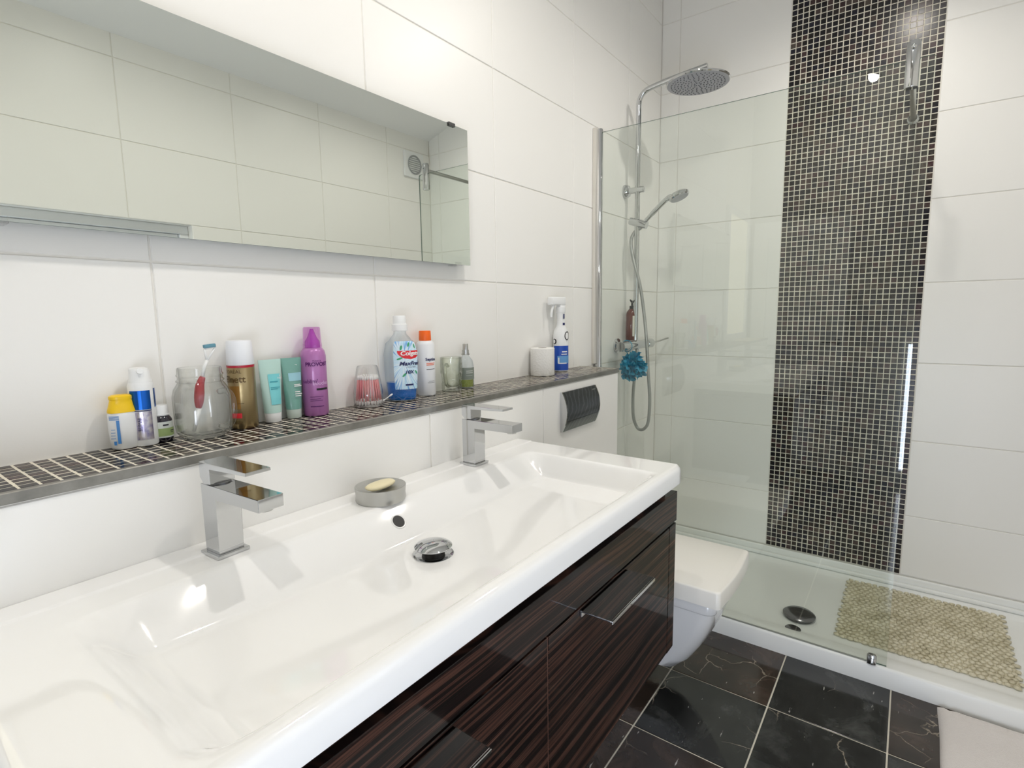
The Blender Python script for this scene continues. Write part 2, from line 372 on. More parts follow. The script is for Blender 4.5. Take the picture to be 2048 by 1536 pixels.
for c_ in range(ncol):
    for r_ in range(nrow):
        y = STRIP_Y1 + (STRIP_Y0 - STRIP_Y1) * (c_ + 0.5) / ncol; z = WALL_Z0 + (r_ + 0.5) * PITCH
        # apparent size: distance from the camera, only cells seen in the photograph count
        seen = z < 1.21 - (STRIP_Y0 - y) * 0.33
        cells.append((0 if seen else 1, (XE ** 2 + (y + 1) ** 2 + z * z), y, z))
cells.sort()
mos_me = tile_mesh(MT, MT, 0.004, 0.0009, M_mosaic, 'mos')
for s_, d_, y, z in cells[:300]:
    add_tile(wall_right, mos_me, (XE + random.uniform(-0.0004, 0.0004), y + MT / 2, z - MT / 2), -pi / 2, 'mosaic_tile')
def mosaic_bulk(cells_, to_pts, m, name, parent):
    bm = B()
    for cc in cells_:
        p0, ux, uz, nn = to_pts(cc); b = 0.0009; t_ = 0.0035
        a = [(0, 0), (MT, 0), (MT, MT), (0, MT)]; q = [(b, b), (MT - b, b), (MT - b, MT - b), (b, MT - b)]
        o_ = [bm.verts.new(p0 + ux * x + uz * z - nn * t_) for x, z in a]; mm = [bm.verts.new(p0 + ux * x + uz * z - nn * b) for x, z in a]
        f_ = [bm.verts.new(p0 + ux * x + uz * z) for x, z in q]
        for i in range(4):
            j = (i + 1) % 4; bm.faces.new((o_[i], o_[j], mm[j], mm[i])); bm.faces.new((mm[i], mm[j], f_[j], f_[i]))
        bm.faces.new(f_)
    return tag(obj(name, bm, m, parent), kind='stuff')
mosaic_bulk(cells[300:], lambda cc: (Vector((XE + random.uniform(-0.0004, 0.0004), cc[2] + MT / 2, cc[3] - MT / 2)), Vector((0, -1, 0)), Vector((0, 0, 1)), Vector((-1, 0, 0))), M_mosaic, 'mosaic_field', wall_right)

# opposite wall (faces +y) seen in the mirror, with a window
YO = -1.565
WX0, WX1, WZ0, WZ1 = 0.02, 1.085, -0.45, 0.395
bm = B()
for a in ((-0.62, WX0, -1.2, 1.12), (WX1, XE + 0.1, -1.2, 1.12), (WX0, WX1, -1.2, WZ0), (WX0, WX1, WZ1, 1.12)):
    box(bm, a[0], a[1], YO - 0.14, YO - 0.0025, a[2], a[3])
wall_front = slab('wall_front', bm, M_grout_white); wall_front['label'] = 'white tiled wall with a window, seen only in the mirror'
xo = [0.853 + k * 0.4435 for k in range(-4, 5)]
for z0, z1 in cut_lines(-1.15, 1.09, sorted([z for z in zlines if abs(z - WZ0) > 0.02 and abs(z - WZ1) > 0.02] + [WZ0, WZ1])):
    inw = z0 > WZ0 - 0.01 and z1 < WZ1 + 0.01
    for x0, x1 in cut_lines(-0.5, XE, sorted([x for x in xo if not inw or abs(x - WX1) > 0.02 and abs(x - WX0) > 0.02] + ([WX0, WX1] if inw else []))):
        if inw and x0 > WX0 - 0.01 and x1 < WX1 + 0.01: continue
        add_tile(wall_front, tile_mesh(x1 - x0 - JOINT, z1 - z0 - JOINT), (x1 - JOINT / 2, YO, z0 + JOINT / 2), pi)
win = tag(bpy.data.objects.new('window_1', None), kind='structure'); C.objects.link(win)
win['label'] = 'white framed frosted window reflected along the bottom of the mirror'
def frame_rect(bm, x0, x1, z0, z1, wd, y0, y1, bev=0.003):
    box(bm, x0, x1, y0, y1, z1 - wd, z1, bev); box(bm, x0, x1, y0, y1, z0, z0 + wd, bev)
    box(bm, x0, x0 + wd, y0, y1, z0 + wd, z1 - wd, bev); box(bm, x1 - wd, x1, y0, y1, z0 + wd, z1 - wd, bev)
    return bm
obj('window_frame', frame_rect(B(), WX0, WX1, WZ0, WZ1, 0.035, YO - 0.10, YO - 0.04), M_white_gloss, win)
obj('sash', frame_rect(B(), WX0 + 0.036, WX1 - 0.036, WZ0 + 0.036, WZ1 - 0.036, 0.03, YO - 0.09, YO - 0.055), M_white_gloss, win)
obj('pane', box(B(), WX0 + 0.066, WX1 - 0.066, YO - 0.078, YO - 0.072, WZ0 + 0.066, WZ1 - 0.066), M_daypane, win)
# left wall
XL = -0.5
bm = B(); D2 = (-1.50, -0.96, -1.10, -0.20)
for a in ((-1.70, D2[0], -1.2, 1.62), (D2[1], 0.0025, -1.2, 1.62), (D2[0], D2[1], -1.2, D2[2]), (D2[0], D2[1], D2[3], 1.62)):
    box(bm, XL - 0.12, XL, a[0], a[1], a[2], a[3])
wall_left = slab('wall_left', bm, mat('stone_paint', (0.45, 0.44, 0.42), 0.7)); wall_left['label'] = 'painted wall behind the camera, seen in reflections'
dr = tag(bpy.data.objects.new('door_1', None), kind='structure'); C.objects.link(dr); dr['label'] = 'white panelled door faintly reflected in the shower glass'
bm = B(); box(bm, XL + 0.002, XL + 0.030, -0.64, -0.04, -1.13, 0.62, 0.002); obj('door_leaf', bm, M_white_gloss, dr)
for (a, b_, c_, d_) in ((-0.56, -0.38, -0.25, 0.52), (-0.30, -0.12, -0.25, 0.52), (-0.56, -0.38, -1.02, -0.42), (-0.30, -0.12, -1.02, -0.42)):
    bm = B(); frame = [(a, b_, c_, d_)]
    for q in ((a, b_, d_ - 0.018, d_), (a, b_, c_, c_ + 0.018), (a, a + 0.018, c_ + 0.018, d_ - 0.018), (b_ - 0.018, b_, c_ + 0.018, d_ - 0.018)):
        box(bm, XL + 0.030, XL + 0.042, q[0], q[1], q[2], q[3], 0.003)
    obj('door_moulding', bm, M_white_gloss, dr)
bm = B(); lathe(bm, [(0, 0), (0.022, 0), (0.022, 0.006), (0.008, 0.008), (0.008, 0.035), (0, 0.035)], 20)
xf(bm, Matrix.Rotation(pi / 2, 4, 'Y')); xf(bm, Matrix.Translation((XL + 0.030, -0.60, -0.22)))
tube(bm, [(XL + 0.062, -0.60, -0.22), (XL + 0.062, -0.51, -0.22)], 0.008, 12); obj('door_handle', bm, M_chrome, dr, True, auto=40)
win2 = tag(bpy.data.objects.new('window_2', None), kind='structure'); C.objects.link(win2); win2['label'] = 'low daylit pane beside the door, reflected in the mosaic'
bm = B()
for q in ((D2[0], D2[1], D2[3] - 0.03, D2[3]), (D2[0], D2[1], D2[2], D2[2] + 0.03), (D2[0], D2[0] + 0.03, D2[2] + 0.03, D2[3] - 0.03), (D2[1] - 0.03, D2[1], D2[2] + 0.03, D2[3] - 0.03)):
    box(bm, XL - 0.08, XL - 0.02, q[0], q[1], q[2], q[3], 0.003)
obj('window_frame', bm, M_white_gloss, win2)
bm = B(); box(bm, XL - 0.06, XL - 0.055, D2[0] + 0.03, D2[1] - 0.03, D2[2] + 0.03, D2[3] - 0.03); obj('pane', bm, M_daypane2, win2)
# cased cream opening in the back wall at the far left
win3 = tag(bpy.data.objects.new('window_3', None), kind='structure'); C.objects.link(win3); win3['label'] = 'daylit cream blind in a white casing left of the mirror, seen in reflections'
obj('window_casing', frame_rect(B(), -0.44, 0.128, LZ, 0.67, 0.045, -0.022, 0.0), M_white_gloss, win3)
obj('blind', box(B(), -0.396, 0.084, -0.008, 0.0, LZ + 0.045, 0.626), M_blind, win3)

# ceiling slab (sloping up to the back wall)
bm = B(); v = []
for x in (-0.62, XE + 0.1):
    v += [bm.verts.new((x, 0.12, ceil_z(0.12))), bm.verts.new((x, -1.70, ceil_z(-1.70))), bm.verts.new((x, -1.70, ceil_z(-1.70) + 0.1)), bm.verts.new((x, 0.12, ceil_z(0.12) + 0.1))]
for f in ((0, 1, 2, 3), (7, 6, 5, 4), (0, 4, 5, 1), (1, 5, 6, 2), (2, 6, 7, 3), (3, 7, 4, 0)): bm.faces.new([v[i] for i in f])
ceiling = slab('ceiling', bm, M_paint); ceiling['label'] = 'white ceiling sloping up towards the mirror wall'
for i, (lx, ly) in enumerate(DOWN):
    d = thing('ceiling_downlight', ['round recessed downlight above the left tap', 'round recessed downlight above the right half of the basin', 'round recessed downlight over the shower entrance'][i], 'lamp', (lx, ly, ceil_z(ly)), (math.atan(0.303), 0, 0), 'recessed ceiling downlights')
    obj('lamp_ring', lathe(B(), [(0.030, 0.0), (0.044, 0.0), (0.044, -0.003), (0.040, -0.006), (0.030, -0.004)], 32, close=False), M_chrome, d, True)
    obj('lamp_lens', lathe(B(), [(0, -0.0015), (0.030, -0.0015), (0.030, -0.0005), (0, -0.0005)], 24), M_lens, d)

# floor
ZF = -1.152
bm = B(); box(bm, -0.62, XE + 0.1, -1.70, 0.0025, ZF - 0.1, ZF - 0.002)
floor = slab('floor', bm, M_grout); floor['label'] = 'black marble tiled floor'
FP = 0.2955; FX0, FY0 = 1.5895, -0.7335; FPY = 0.2885
fx = [FX0 + k * FP for k in range(-8, 4)]; fy = [FY0 + k * FPY for k in range(-4, 4)]
def ftile(x0, x1, y0, y1):
    w_, h_ = x1 - x0 - 0.004, y1 - y0 - 0.004
    me = tile_mesh(w_, h_, 0.006, 0.0008, M_marble, 'floor')
    add_tile(floor, me, (x0 + 0.002, y0 + 0.002, ZF), 0, 'floor_tile', -pi / 2).location.y = y1 - 0.002
def floor_tile_me(w_, h_):
    k = ('f', round(w_, 4), round(h_, 4))
    if k not in tile_cache:
        bm = B(); box(bm, 0, w_, 0, h_, -0.008, 0, 0.0009, 1)
        me = bpy.data.meshes.new('floor_tile'); bm.to_mesh(me); bm.free(); me.materials.append(M_marble); tile_cache[k] = me
    return tile_cache[k]
for x0, x1 in cut_lines(XL, 1.884, fx):
    for y0, y1 in cut_lines(YO, LY if x0 < 1.77 else 0, fy):
        w_, h_ = x1 - x0 - 0.0042, y1 - y0 - 0.0042
        o = bpy.data.objects.new('floor_tile', floor_tile_me(w_, h_)); C.objects.link(o); o.parent = floor; o.location = (x0 + 0.0021, y0 + 0.0021, ZF)

# boxed-in lower wall with mosaic ledge
XB = 1.771
bm = B(); box(bm, XL, XB - 0.006, LY + 0.0025, 0.002, ZF, LZ - 0.0015)
ledge = slab('trim_1', bm, M_grout_white); ledge['label'] = 'boxed-in lower wall with a dark mosaic shelf along its top'
bxl = [0.8225 + k * 0.4545 for k in range(-3, 2)]
for x0, x1 in cut_lines(XL, XB - 0.003, bxl):
    for z0, z1 in cut_lines(ZF, LZ - 0.0145, [LZ - 0.0145 - TPZ * k for k in range(1, 4)] if x0 < 1.1 else [-0.62, -0.92]):
        add_tile(ledge, tile_mesh(x1 - x0 - JOINT, z1 - z0 - JOINT), (x0 + JOINT / 2, LY, z0 + JOINT / 2))
# right return of the box, inside the shower
for z0, z1 in cut_lines(ZF + 0.07, LZ - 0.0145, [-0.5047, -0.8033]):
    me = tile_mesh(0.155, z1 - z0 - JOINT); add_tile(ledge, me, (XB, LY + 0.003, z0 + JOINT / 2), pi / 2)
bm = B(); box(bm, XL, XB - 0.004, LY + 0.008, -0.0015, LZ - 0.0010, LZ - 0.0003); obj('grout_bed', bm, M_grout, ledge)
bm = B(); box(bm, XL, XB, LY - 0.003, LY + 0.007, LZ - 0.0135, LZ + 0.0008, 0.0012, 1); box(bm, XB - 0.007, XB + 0.002, LY + 0.007, -0.0005, LZ - 0.0135, LZ + 0.0008, 0.0008, 1)
obj('edge_trim', bm, M_alu, ledge)
PL = 0.0204; lcells = []
nr = 8; depth_ = (0.0 - 0.001) - (LY + 0.008); pr_ = depth_ / nr
for i in range(int((XB + 0.1) / PL) + 4):
    x = 0.1454 - 7 * PL + (i + 0.5) * PL
    if x > XB - 0.01: break
    for j in range(nr):
        y = LY + 0.008 + (j + 0.5) * pr_; lcells.append((x * x + (y + 1) ** 2 if x > 0.11 else 9, x, y))
lcells.sort()
def ledge_me():
    bm = B(); a = PL * 0.89; b_ = pr_ * 0.89; box(bm, -a / 2, a / 2, -b_ / 2, b_ / 2, -0.003, 0, 0.0008, 1)
    me = bpy.data.meshes.new('mosaic_tile'); bm.to_mesh(me); bm.free(); me.materials.append(M_mosaic2); return me
lme = ledge_me()
for d_, x, y in lcells[:300]:
    o = bpy.data.objects.new('mosaic_tile', lme); C.objects.link(o); o.parent = ledge; o.location = (x, y, LZ + random.uniform(-0.0003, 0.0002))
bm = B()
for d_, x, y in lcells[300:]:
    a = PL * 0.89 / 2; b_ = pr_ * 0.89 / 2; e = 0.0008; z = LZ + random.uniform(-0.0003, 0.0002)
    o_ = [bm.verts.new((x + sx * a, y + sy * b_, z - 0.002)) for sx, sy in ((-1, -1), (1, -1), (1, 1), (-1, 1))]
    m_ = [bm.verts.new((x + sx * a, y + sy * b_, z - e)) for sx, sy in ((-1, -1), (1, -1), (1, 1), (-1, 1))]
    t_ = [bm.verts.new((x + sx * (a - e), y + sy * (b_ - e), z)) for sx, sy in ((-1, -1), (1, -1), (1, 1), (-1, 1))]
    for i in range(4):
        j = (i + 1) % 4; bm.faces.new((o_[i], o_[j], m_[j], m_[i])); bm.faces.new((m_[i], m_[j], t_[j], t_[i]))
    bm.faces.new(t_)
tag(obj('mosaic_field', bm, M_mosaic2, ledge), kind='stuff')

# ------------------------------------------------------------------ shower tray
ZR = -1.088; XT = 1.880
tray = thing('shower_tray', 'long white shower tray along the end wall', 'shower tray', (0, 0, 0))
def arr(lo, hi, fine, coarse, spots, band):
    out = [lo]; x = lo
    while x < hi - 1e-9:
        st = fine if any(abs(x - s) < band for s in spots) else coarse
        x = min(x + st, hi); out.append(x)
    return out
def heightfield(bm, xs, ys, f, zb, under=0.0, mapf=None):
    g = [[bm.verts.new((*(mapf(x, y) if mapf else (x, y)), f(x, y))) for x in xs] for y in ys]
    for j in range(len(ys) - 1):
        for i in range(len(xs) - 1): bm.faces.new((g[j][i], g[j][i + 1], g[j + 1][i + 1], g[j + 1][i]))
    loop = g[0][:] + [r[-1] for r in g[1:]] + g[-1][-2::-1] + [r[0] for r in g[-2:0:-1]]
    n_ = len(loop)
    if under:
        gl = [[bm.verts.new((v_.co.x, v_.co.y, zb if (i in (0, len(xs) - 1) or j in (0, len(ys) - 1)) else min(zb, v_.co.z - under))) for i, v_ in enumerate(r)] for j, r in enumerate(g)]
        for j in range(len(ys) - 1):
            for i in range(len(xs) - 1): bm.faces.new((gl[j][i], gl[j + 1][i], gl[j + 1][i + 1], gl[j][i + 1]))
        low = gl[0][:] + [r[-1] for r in gl[1:]] + gl[-1][-2::-1] + [r[0] for r in gl[-2:0:-1]]
    else:
        low = [bm.verts.new((v_.co.x, v_.co.y, zb)) for v_ in loop]; bm.faces.new(low)
    for i in range(n_): bm.faces.new((loop[i], low[i], low[(i + 1) % n_], loop[(i + 1) % n_]))
    return bm
def sm(t, k=0.18):
    """ramp 0..1 with small fillets"""
    t = max(-k, min(1 + k, t))
    if t < k: return (t + k) ** 2 / (4 * k)
    if t > 1 - k: return 1 - (1 + k - t) ** 2 / (4 * k)
    return t
def tray_f(x, y):
    t = min((x - (XT + 0.055)) / 0.04, (XE - 0.02 - x) / 0.04, (-0.02 - y) / 0.04, (y + 1.545) / 0.04)
    z = ZR - 0.016 * sm(t)
    d = min(x - XT, 0.008)
    if d < 0.008: z -= 0.008 - sqrt(max(0, 0.008 ** 2 - (0.008 - d) ** 2))
    return z
bm = heightfield(B(), arr(XT, XE, 0.004, 0.03, [XT, XT + 0.075, XE - 0.04], 0.035), arr(-1.562, 0.0, 0.006, 0.03, [-0.04, -1.54], 0.04), tray_f, ZF)
obj('tray_body', bm, M_tray, tray, True, auto=50)
bm = B(); box(bm, XE - 0.014, XE - 0.0005, -1.56, -0.001, ZR, WALL_Z0 - 0.002, 0.004, 3)
box(bm, XE - 0.028, XE - 0.0135, -1.56, -0.001, ZR, ZR + 0.016, 0.005, 3); obj('upstand', bm, M_tray, tray, True, auto=50)
dx, dy = 2.068, -0.741; tz = ZR - 0.016
obj('waste_cover', xf(lathe(B(), [(0.046, 0.001), (0.047, 0.006), (0.053, 0.010), (0.053, 0.013), (0.045, 0.019), (0.025, 0.022), (0, 0.0225)], 40), Matrix.Translation((dx, dy, tz))), M_dark_chrome, tray, True, auto=35)
obj('cap', xf(lathe(B(), [(0.024, 0.0), (0.025, 0.003), (0.018, 0.007), (0, 0.009)], 28), Matrix.Translation((1.968, -0.737, ZR - 0.013))), M_dark_chrome, tray, True, auto=35)
# pebble bath mat
M_pebble = mat('beige_pebble_plastic', (0.52, 0.46, 0.30), 0.35, sss=0.0)
n = noise_n(M_pebble, 14, 4); r = ramp(M_pebble, n.outputs[0], [(0.3, (0.52, 0.47, 0.32)), (0.7, (0.74, 0.69, 0.53))]); L(M_pebble, r.outputs[0], bsdf(M_pebble).inputs['Base Color'])
pm = thing('shower_mat', 'beige pebble-textured non-slip mat lying in the shower tray', 'bath mat', (0, 0, tz))
bm = B(); ico = bmesh.new(); bmesh.ops.create_icosphere(ico, subdivisions=1, radius=1.0); iv = [v_.co.copy() for v_ in ico.verts]; ifc = [[v_.index for v_ in f.verts] for f in ico.faces]; ico.free()
def pebble(x, y, z, a, b_, h_, an):
    vs = [bm.verts.new((x + (p.x * a) * cos(an) - (p.y * b_) * sin(an), y + (p.x * a) * sin(an) + (p.y * b_) * cos(an), z + p.z * h_)) for p in iv]
    for f in ifc: bm.faces.new([vs[i] for i in f])
nx_, ny_ = 26, 24
for i in range(nx_):
    for j in range(ny_):
        x = 2.008 + (2.486 - 2.008) * (i + 0.5) / nx_ + random.uniform(-.003, .003); y = -0.852 - 0.475 * (j + 0.5 + 0.5 * (i % 2)) / ny_ + random.uniform(-.003, .003)
        pebble(x, y, 0.005, random.uniform(.0095, .013), random.uniform(.0085, .0115), 0.005, random.uniform(0, 3))
tag(obj('pebbles', bm, M_pebble, pm, True), kind='stuff')
bm = B(); box(bm, 2.014, 2.48, -1.325, -0.862, 0.0005, 0.004, 0.001, 1); obj('mat_sheet', bm, M_pebble, pm)

# ------------------------------------------------------------------ shower screen
XG = 1.892
scr = thing('shower_screen', 'frameless clear glass shower screen with a chrome wall post', 'shower screen', (0, 0, 0))
GT, GB, GYE = 0.6655, ZR + 0.001, -1.006
bm = B(); hx = 0.003
outl = [(-0.022, LZ + 0.004), (-0.022, GT), (GYE + 0.006, GT), (GYE, GT - 0.006), (GYE, GB), (LY - 0.006, GB), (LY - 0.006, LZ + 0.004)]
outl = [(-0.022, GB), (-0.022, GT), (GYE + 0.006, GT), (GYE, GT - 0.006), (GYE, GB)]
f0_ = [bm.verts.new((XG - hx, y, z)) for y, z in outl]; f1_ = [bm.verts.new((XG + hx, y, z)) for y, z in outl]
bm.faces.new(f0_); bm.faces.new(list(reversed(f1_)))
for i in range(len(outl)):
    j = (i + 1) % len(outl); f = bm.faces.new((f0_[j], f0_[i], f1_[i], f1_[j])); f.material_index = 1
obj('glass_pane', bm, [M_panel, M_edge], scr)
bm = B(); box(bm, 1.866, 1.884, -0.013, -0.0005, LZ + 0.002, 0.679, 0.001, 1); obj('wall_channel', bm, mat('pale_profile', (0.72, 0.69, 0.63), 0.35, metal=0.3), scr)
bm = B(); loft(bm, [(ZR + 0.001, 0.011, 0.014, 2.6), (0.676, 0.011, 0.014, 2.6), (0.679, 0.009, 0.012, 2.6)], 24); xf(bm, Matrix.Translation((1.892, -0.0145, 0))); obj('post', bm, M_chrome, scr, True, auto=40)
bm = B(); box(bm, XG - 0.006, XG - 0.0032, GYE + 0.03, -0.03, ZR, ZR + 0.004); obj('seal', bm, mat('seal', (0.30, 0.31, 0.27), 0.5), scr)
bm = B(); loft(bm, [(0, 0.009, 0.013, 2.4), (0.026, 0.009, 0.013, 2.4), (0.030, 0.006, 0.010, 2.2)], 20); xf(bm, Matrix.Translation((XG - 0.008, -0.968, ZR + 0.0008))); obj('foot_clamp', bm, M_chrome, scr, True, auto=40)
# stabilising bar with clamp
bar = thing('support_bar', 'chrome support bar from the glass screen to the mosaic wall', 'bar', (0, 0, 0))
bm = B(); lathe(bm, [(0.0155, 0.590), (0.0165, 0.592), (0.0165, 0.702), (0.014, 0.7085), (0.006, 0.7115), (0, 0.712)], 28, cx=XG - 0.006, cy=-0.9555); obj('clamp', bm, M_chrome, bar, True, auto=40)
bm = B(); lathe(bm, [(0, 0), (0.006, 0), (0.007, 0.004), (0.003, 0.007), (0, 0.0075)], 16); xf(bm, Matrix.Rotation(-pi / 2, 4, 'Y')); xf(bm, Matrix.Translation((XG - 0.022, -0.9555, 0.690))); obj('screw', bm, M_chrome, bar, True)
bm = B(); tube(bm, [(XG, -0.954, 0.6785), (XE - 0.002, -0.954, 0.6785)], 0.0085, 20); obj('rod', bm, M_steel, bar, True, auto=40)
bm = B(); lathe(bm, [(0, 0), (0.018, 0), (0.018, 0.008), (0.011, 0.013), (0.009, 0.02)], 28, close=False); xf(bm, Matrix.Rotation(-pi / 2, 4, 'Y')); xf(bm, Matrix.Translation((XE - 0.0005, -0.954, 0.6785))); obj('wall_flange', bm, M_chrome, bar, True, auto=40)

# ------------------------------------------------------------------ mirror
mir = thing('wall_mirror', 'wide frameless rectangular mirror clipped to the wall above the basin', 'mirror', (0, 0, 0))
MX0, MX1, MZ0, MZ1 = 0.118, 1.1216, 0.131, 0.478
bm = B(); box(bm, MX0, MX1, -0.0300, -0.0245, MZ0, MZ1)
for f in bm.faces: f.material_index = 0 if f.normal.y < -0.9 or f.calc_center_median().y < -0.0299 else 1
obj('mirror_glass', bm, [M_mirror, M_edge], mir)
bm = B(); box(bm, MX0 + 0.03, MX1 - 0.03, -0.0244, -0.0004, MZ0 + 0.03, MZ1 - 0.03); obj('backing', bm, mat('mirror_back', (0.25, 0.25, 0.25), 0.7), mir)
for (cx_, top) in ((1.060, 1), (0.18, 1), (1.075, 0), (0.18, 0)):
    bm = B(); zz = MZ1 if top else MZ0; s_ = 1 if top else -1
    z0, z1 = sorted((zz + s_ * 0.0003, zz + s_ * 0.0035)); box(bm, cx_ - 0.011, cx_ + 0.011, -0.0335, -0.001, z0, z1, 0.0006, 1)
    z0, z1 = sorted((zz + s_ * 0.0030, zz - s_ * 0.006)); box(bm, cx_ - 0.011, cx_ + 0.011, -0.0345, -0.0303, z0, z1, 0.0008, 1)
    obj('clip', bm, M_dark_chrome if top else M_clear, mir)

# ------------------------------------------------------------------ basin
ZB = -0.337; BX0, BX1, BY0, BY1 = 0.058, 1.156, -0.611, LY - 0.0005
bas = thing('double_basin', 'long white ceramic basin with two taps and one central waste', 'basin', (0, 0, 0))
def basin_f(x, y):
    tl = (x - 0.150) / 0.050; tr_ = (1.060 - x) / 0.030; tb = (-0.262 - y) / 0.058; tf = (y + 0.584) / 0.030
    ks = (sm(tl, 0.35), sm(tr_, 0.11), sm(tb, 0.10), sm(tf, 0.3)); t = ks[0] * ks[1] * ks[2] * ks[3]
    dd = sqrt(((x - 0.602) / 0.45) ** 2 + ((y + 0.385) / 0.2) ** 2)
    z = ZB - t * (0.0465 + 0.0155 * max(0, 1 - dd) ** 1.0)
    if y > -0.2065: z += 0.0016 * min(1, (y + 0.2065) / 0.002)
    for d, rr_ in ((y - BY0, 0.013), (x - BX0, 0.013), (BX1 - x, 0.008)):
        if d < rr_: z -= rr_ - sqrt(max(0, rr_ ** 2 - (rr_ - d) ** 2))
    return z
def corner_map(x, y, rc=0.016):
    for cx_, sx in ((BX1 - rc, 1), (BX0 + rc, -1)):
        dx_ = (x - cx_) * sx; dy_ = (BY0 + rc) - y
        if dx_ > 0 and dy_ > 0:
            m_ = max(dx_, dy_); l_ = sqrt(dx_ * dx_ + dy_ * dy_); k = m_ / l_
            return cx_ + sx * dx_ * k, BY0 + rc - dy_ * k
    return x, y
xs = arr(BX0, BX1, 0.0022, 0.013, [BX0, 0.165, 0.195, 1.045, BX1], 0.022); ys = arr(BY0, BY1, 0.0022, 0.011, [BY0, -0.572, -0.325, -0.262, -0.2065], 0.018)
bm = heightfield(B(), xs, ys, basin_f, ZB - 0.040, under=0.008, mapf=corner_map); obj('basin_body', bm, M_ceramic, bas, True, auto=55)
# overflow and waste
oy = -0.290; ox_ = 0.610; oz = basin_f(ox_, oy); sl = math.atan2(0.0465 + 0.008, 0.058)
bm = B(); lathe(bm, [(0, 0.0006), (0.0115, 0.0006), (0.0115, -0.001), (0, -0.001)], 28); obj('overflow_hole', bm, M_black, bas, True, (ox_, oy, oz + 0.0006), (sl, 0, 0), auto=40)
bm = B(); lathe(bm, [(0.0115, 0.0002), (0.0128, 0.0012), (0.0142, 0.0006), (0.0145, -0.001)], 28, close=False); obj('overflow_ring', bm, M_ceramic, bas, True, (ox_, oy, oz + 0.0004), (sl, 0, 0))
wx, wy = 0.604, -0.381; wz = basin_f(wx, wy)
bm = B(); lathe(bm, [(0.034, 0.0), (0.034, 0.002), (0.030, 0.003), (0.019, 0.0015), (0.018, -0.002)], 40, close=False); obj('waste_flange', bm, M_chrome, bas, True, (wx, wy, wz + 0.0005), auto=40)
bm = B(); lathe(bm, [(0, 0.0008), (0.019, 0.0008), (0.019, 0.010), (0.015, 0.012), (0, 0.012)], 32); obj('waste_stem', bm, M_black, bas, True, (wx, wy, wz + 0.0005), auto=40)
bm = B(); lathe(bm, [(0, 0.0125), (0.026, 0.0125), (0.0315, 0.015), (0.0318, 0.0165), (0.027, 0.020), (0.017, 0.0235), (0, 0.025)], 40); obj('waste_plug', bm, M_chrome, bas, True, (wx, wy, wz), auto=60)
# taps
def make_tap(cx_, label, rz=0.0):
    t = thing('basin_tap', label, 'tap', (cx_, -0.218, ZB + 0.0002), (0, 0, rz), 'square chrome basin taps')
    h = 0.018
    obj('base_plate', box(B(), -0.0235, 0.0235, -0.0235, 0.0235, 0, 0.005, 0.001, 2), M_chrome, t)
    bm = B()
    prof = [(h, 0.005), (h, 0.104), (-0.123, 0.104), (-0.123, 0.0865), (-h, 0.0865), (-h, 0.005)]
    a_ = [bm.verts.new((-h, y, z)) for y, z in prof]; b_ = [bm.verts.new((h, y, z)) for y, z in prof]
    bm.faces.new(a_); bm.faces.new(list(reversed(b_)))
    for i in range(6): bm.faces.new((a_[(i + 1) % 6], a_[i], b_[i], b_[(i + 1) % 6]))
    bmesh.ops.bevel(bm, geom=[e for e in bm.edges], offset=0.0007, segments=2, profile=0.5, affect='EDGES')
    obj('tap_body', bm, M_chrome, t)
    obj('aerator', lathe(B(), [(0, 0.083), (0.010, 0.083), (0.0105, 0.0875), (0, 0.0875)], 24, cy=-0.108), M_steel, t, True, auto=40)
    lv = B(); prof = [(h, 0.113), (h, 0.136), (-0.098, 0.136), (-0.099, 0.1315), (-0.008, 0.1285), (-0.008, 0.1055), (0.010, 0.1055)]
    a_ = [lv.verts.new((-h, y, z)) for y, z in prof]; b_ = [lv.verts.new((h, y, z)) for y, z in prof]; k = len(prof)
    lv.faces.new(a_); lv.faces.new(list(reversed(b_)))
    for i in range(k): lv.faces.new((a_[(i + 1) % k], a_[i], b_[i], b_[(i + 1) % k]))
    bmesh.ops.bevel(lv, geom=[e for e in lv.edges], offset=0.0006, segments=2, profile=0.5, affect='EDGES')
    obj('lever', lv, M_chrome, t)
    obj('collar', lathe(B(), [(0, 0.1042), (0.015, 0.1042), (0.015, 0.1056), (0, 0.1056)], 24), M_dark_chrome, t, True, auto=40)
    return t
make_tap(0.3455, 'square chrome mixer tap at the left end of the basin, lever turned slightly', radians(3.5))
make_tap(0.9015, 'square chrome mixer tap at the right end of the basin, near the toilet')
# soap dish and soap
sd = thing('soap_dish', 'round brushed steel soap dish on the rim between the taps', 'soap dish', (0.6225, -0.2295, ZB + 0.0003))
obj('dish_body', lathe(B(), [(0, 0.0), (0.0445, 0.0), (0.0458, 0.003), (0.0450, 0.012), (0.0462, 0.0235), (0.0462, 0.0262), (0.0448, 0.0266), (0.036, 0.0235), (0.030, 0.0195), (0.015, 0.0180), (0, 0.0178)], 48), M_steel, sd, True, auto=35)
M_soap = mat('cream_soap', (0.80, 0.72, 0.48), 0.4, sss=0.1)
bm = B(); secs = [(0.0192, 0.012, 0.006), (0.0200, 0.024, 0.010), (0.0235, 0.031, 0.0145), (0.0265, 0.033, 0.016), (0.0295, 0.029, 0.013), (0.0312, 0.018, 0.007)]
loft(bm, [(z, a, b_, 2.4) for z, a, b_ in secs], 32)
so = obj('soap_bar', bm, M_soap, None, True, (0.6225, -0.2285, ZB + 0.0015), (radians(2), 0, radians(3))); tag(so, 'worn cream soap bar lying in the steel dish', 'soap')

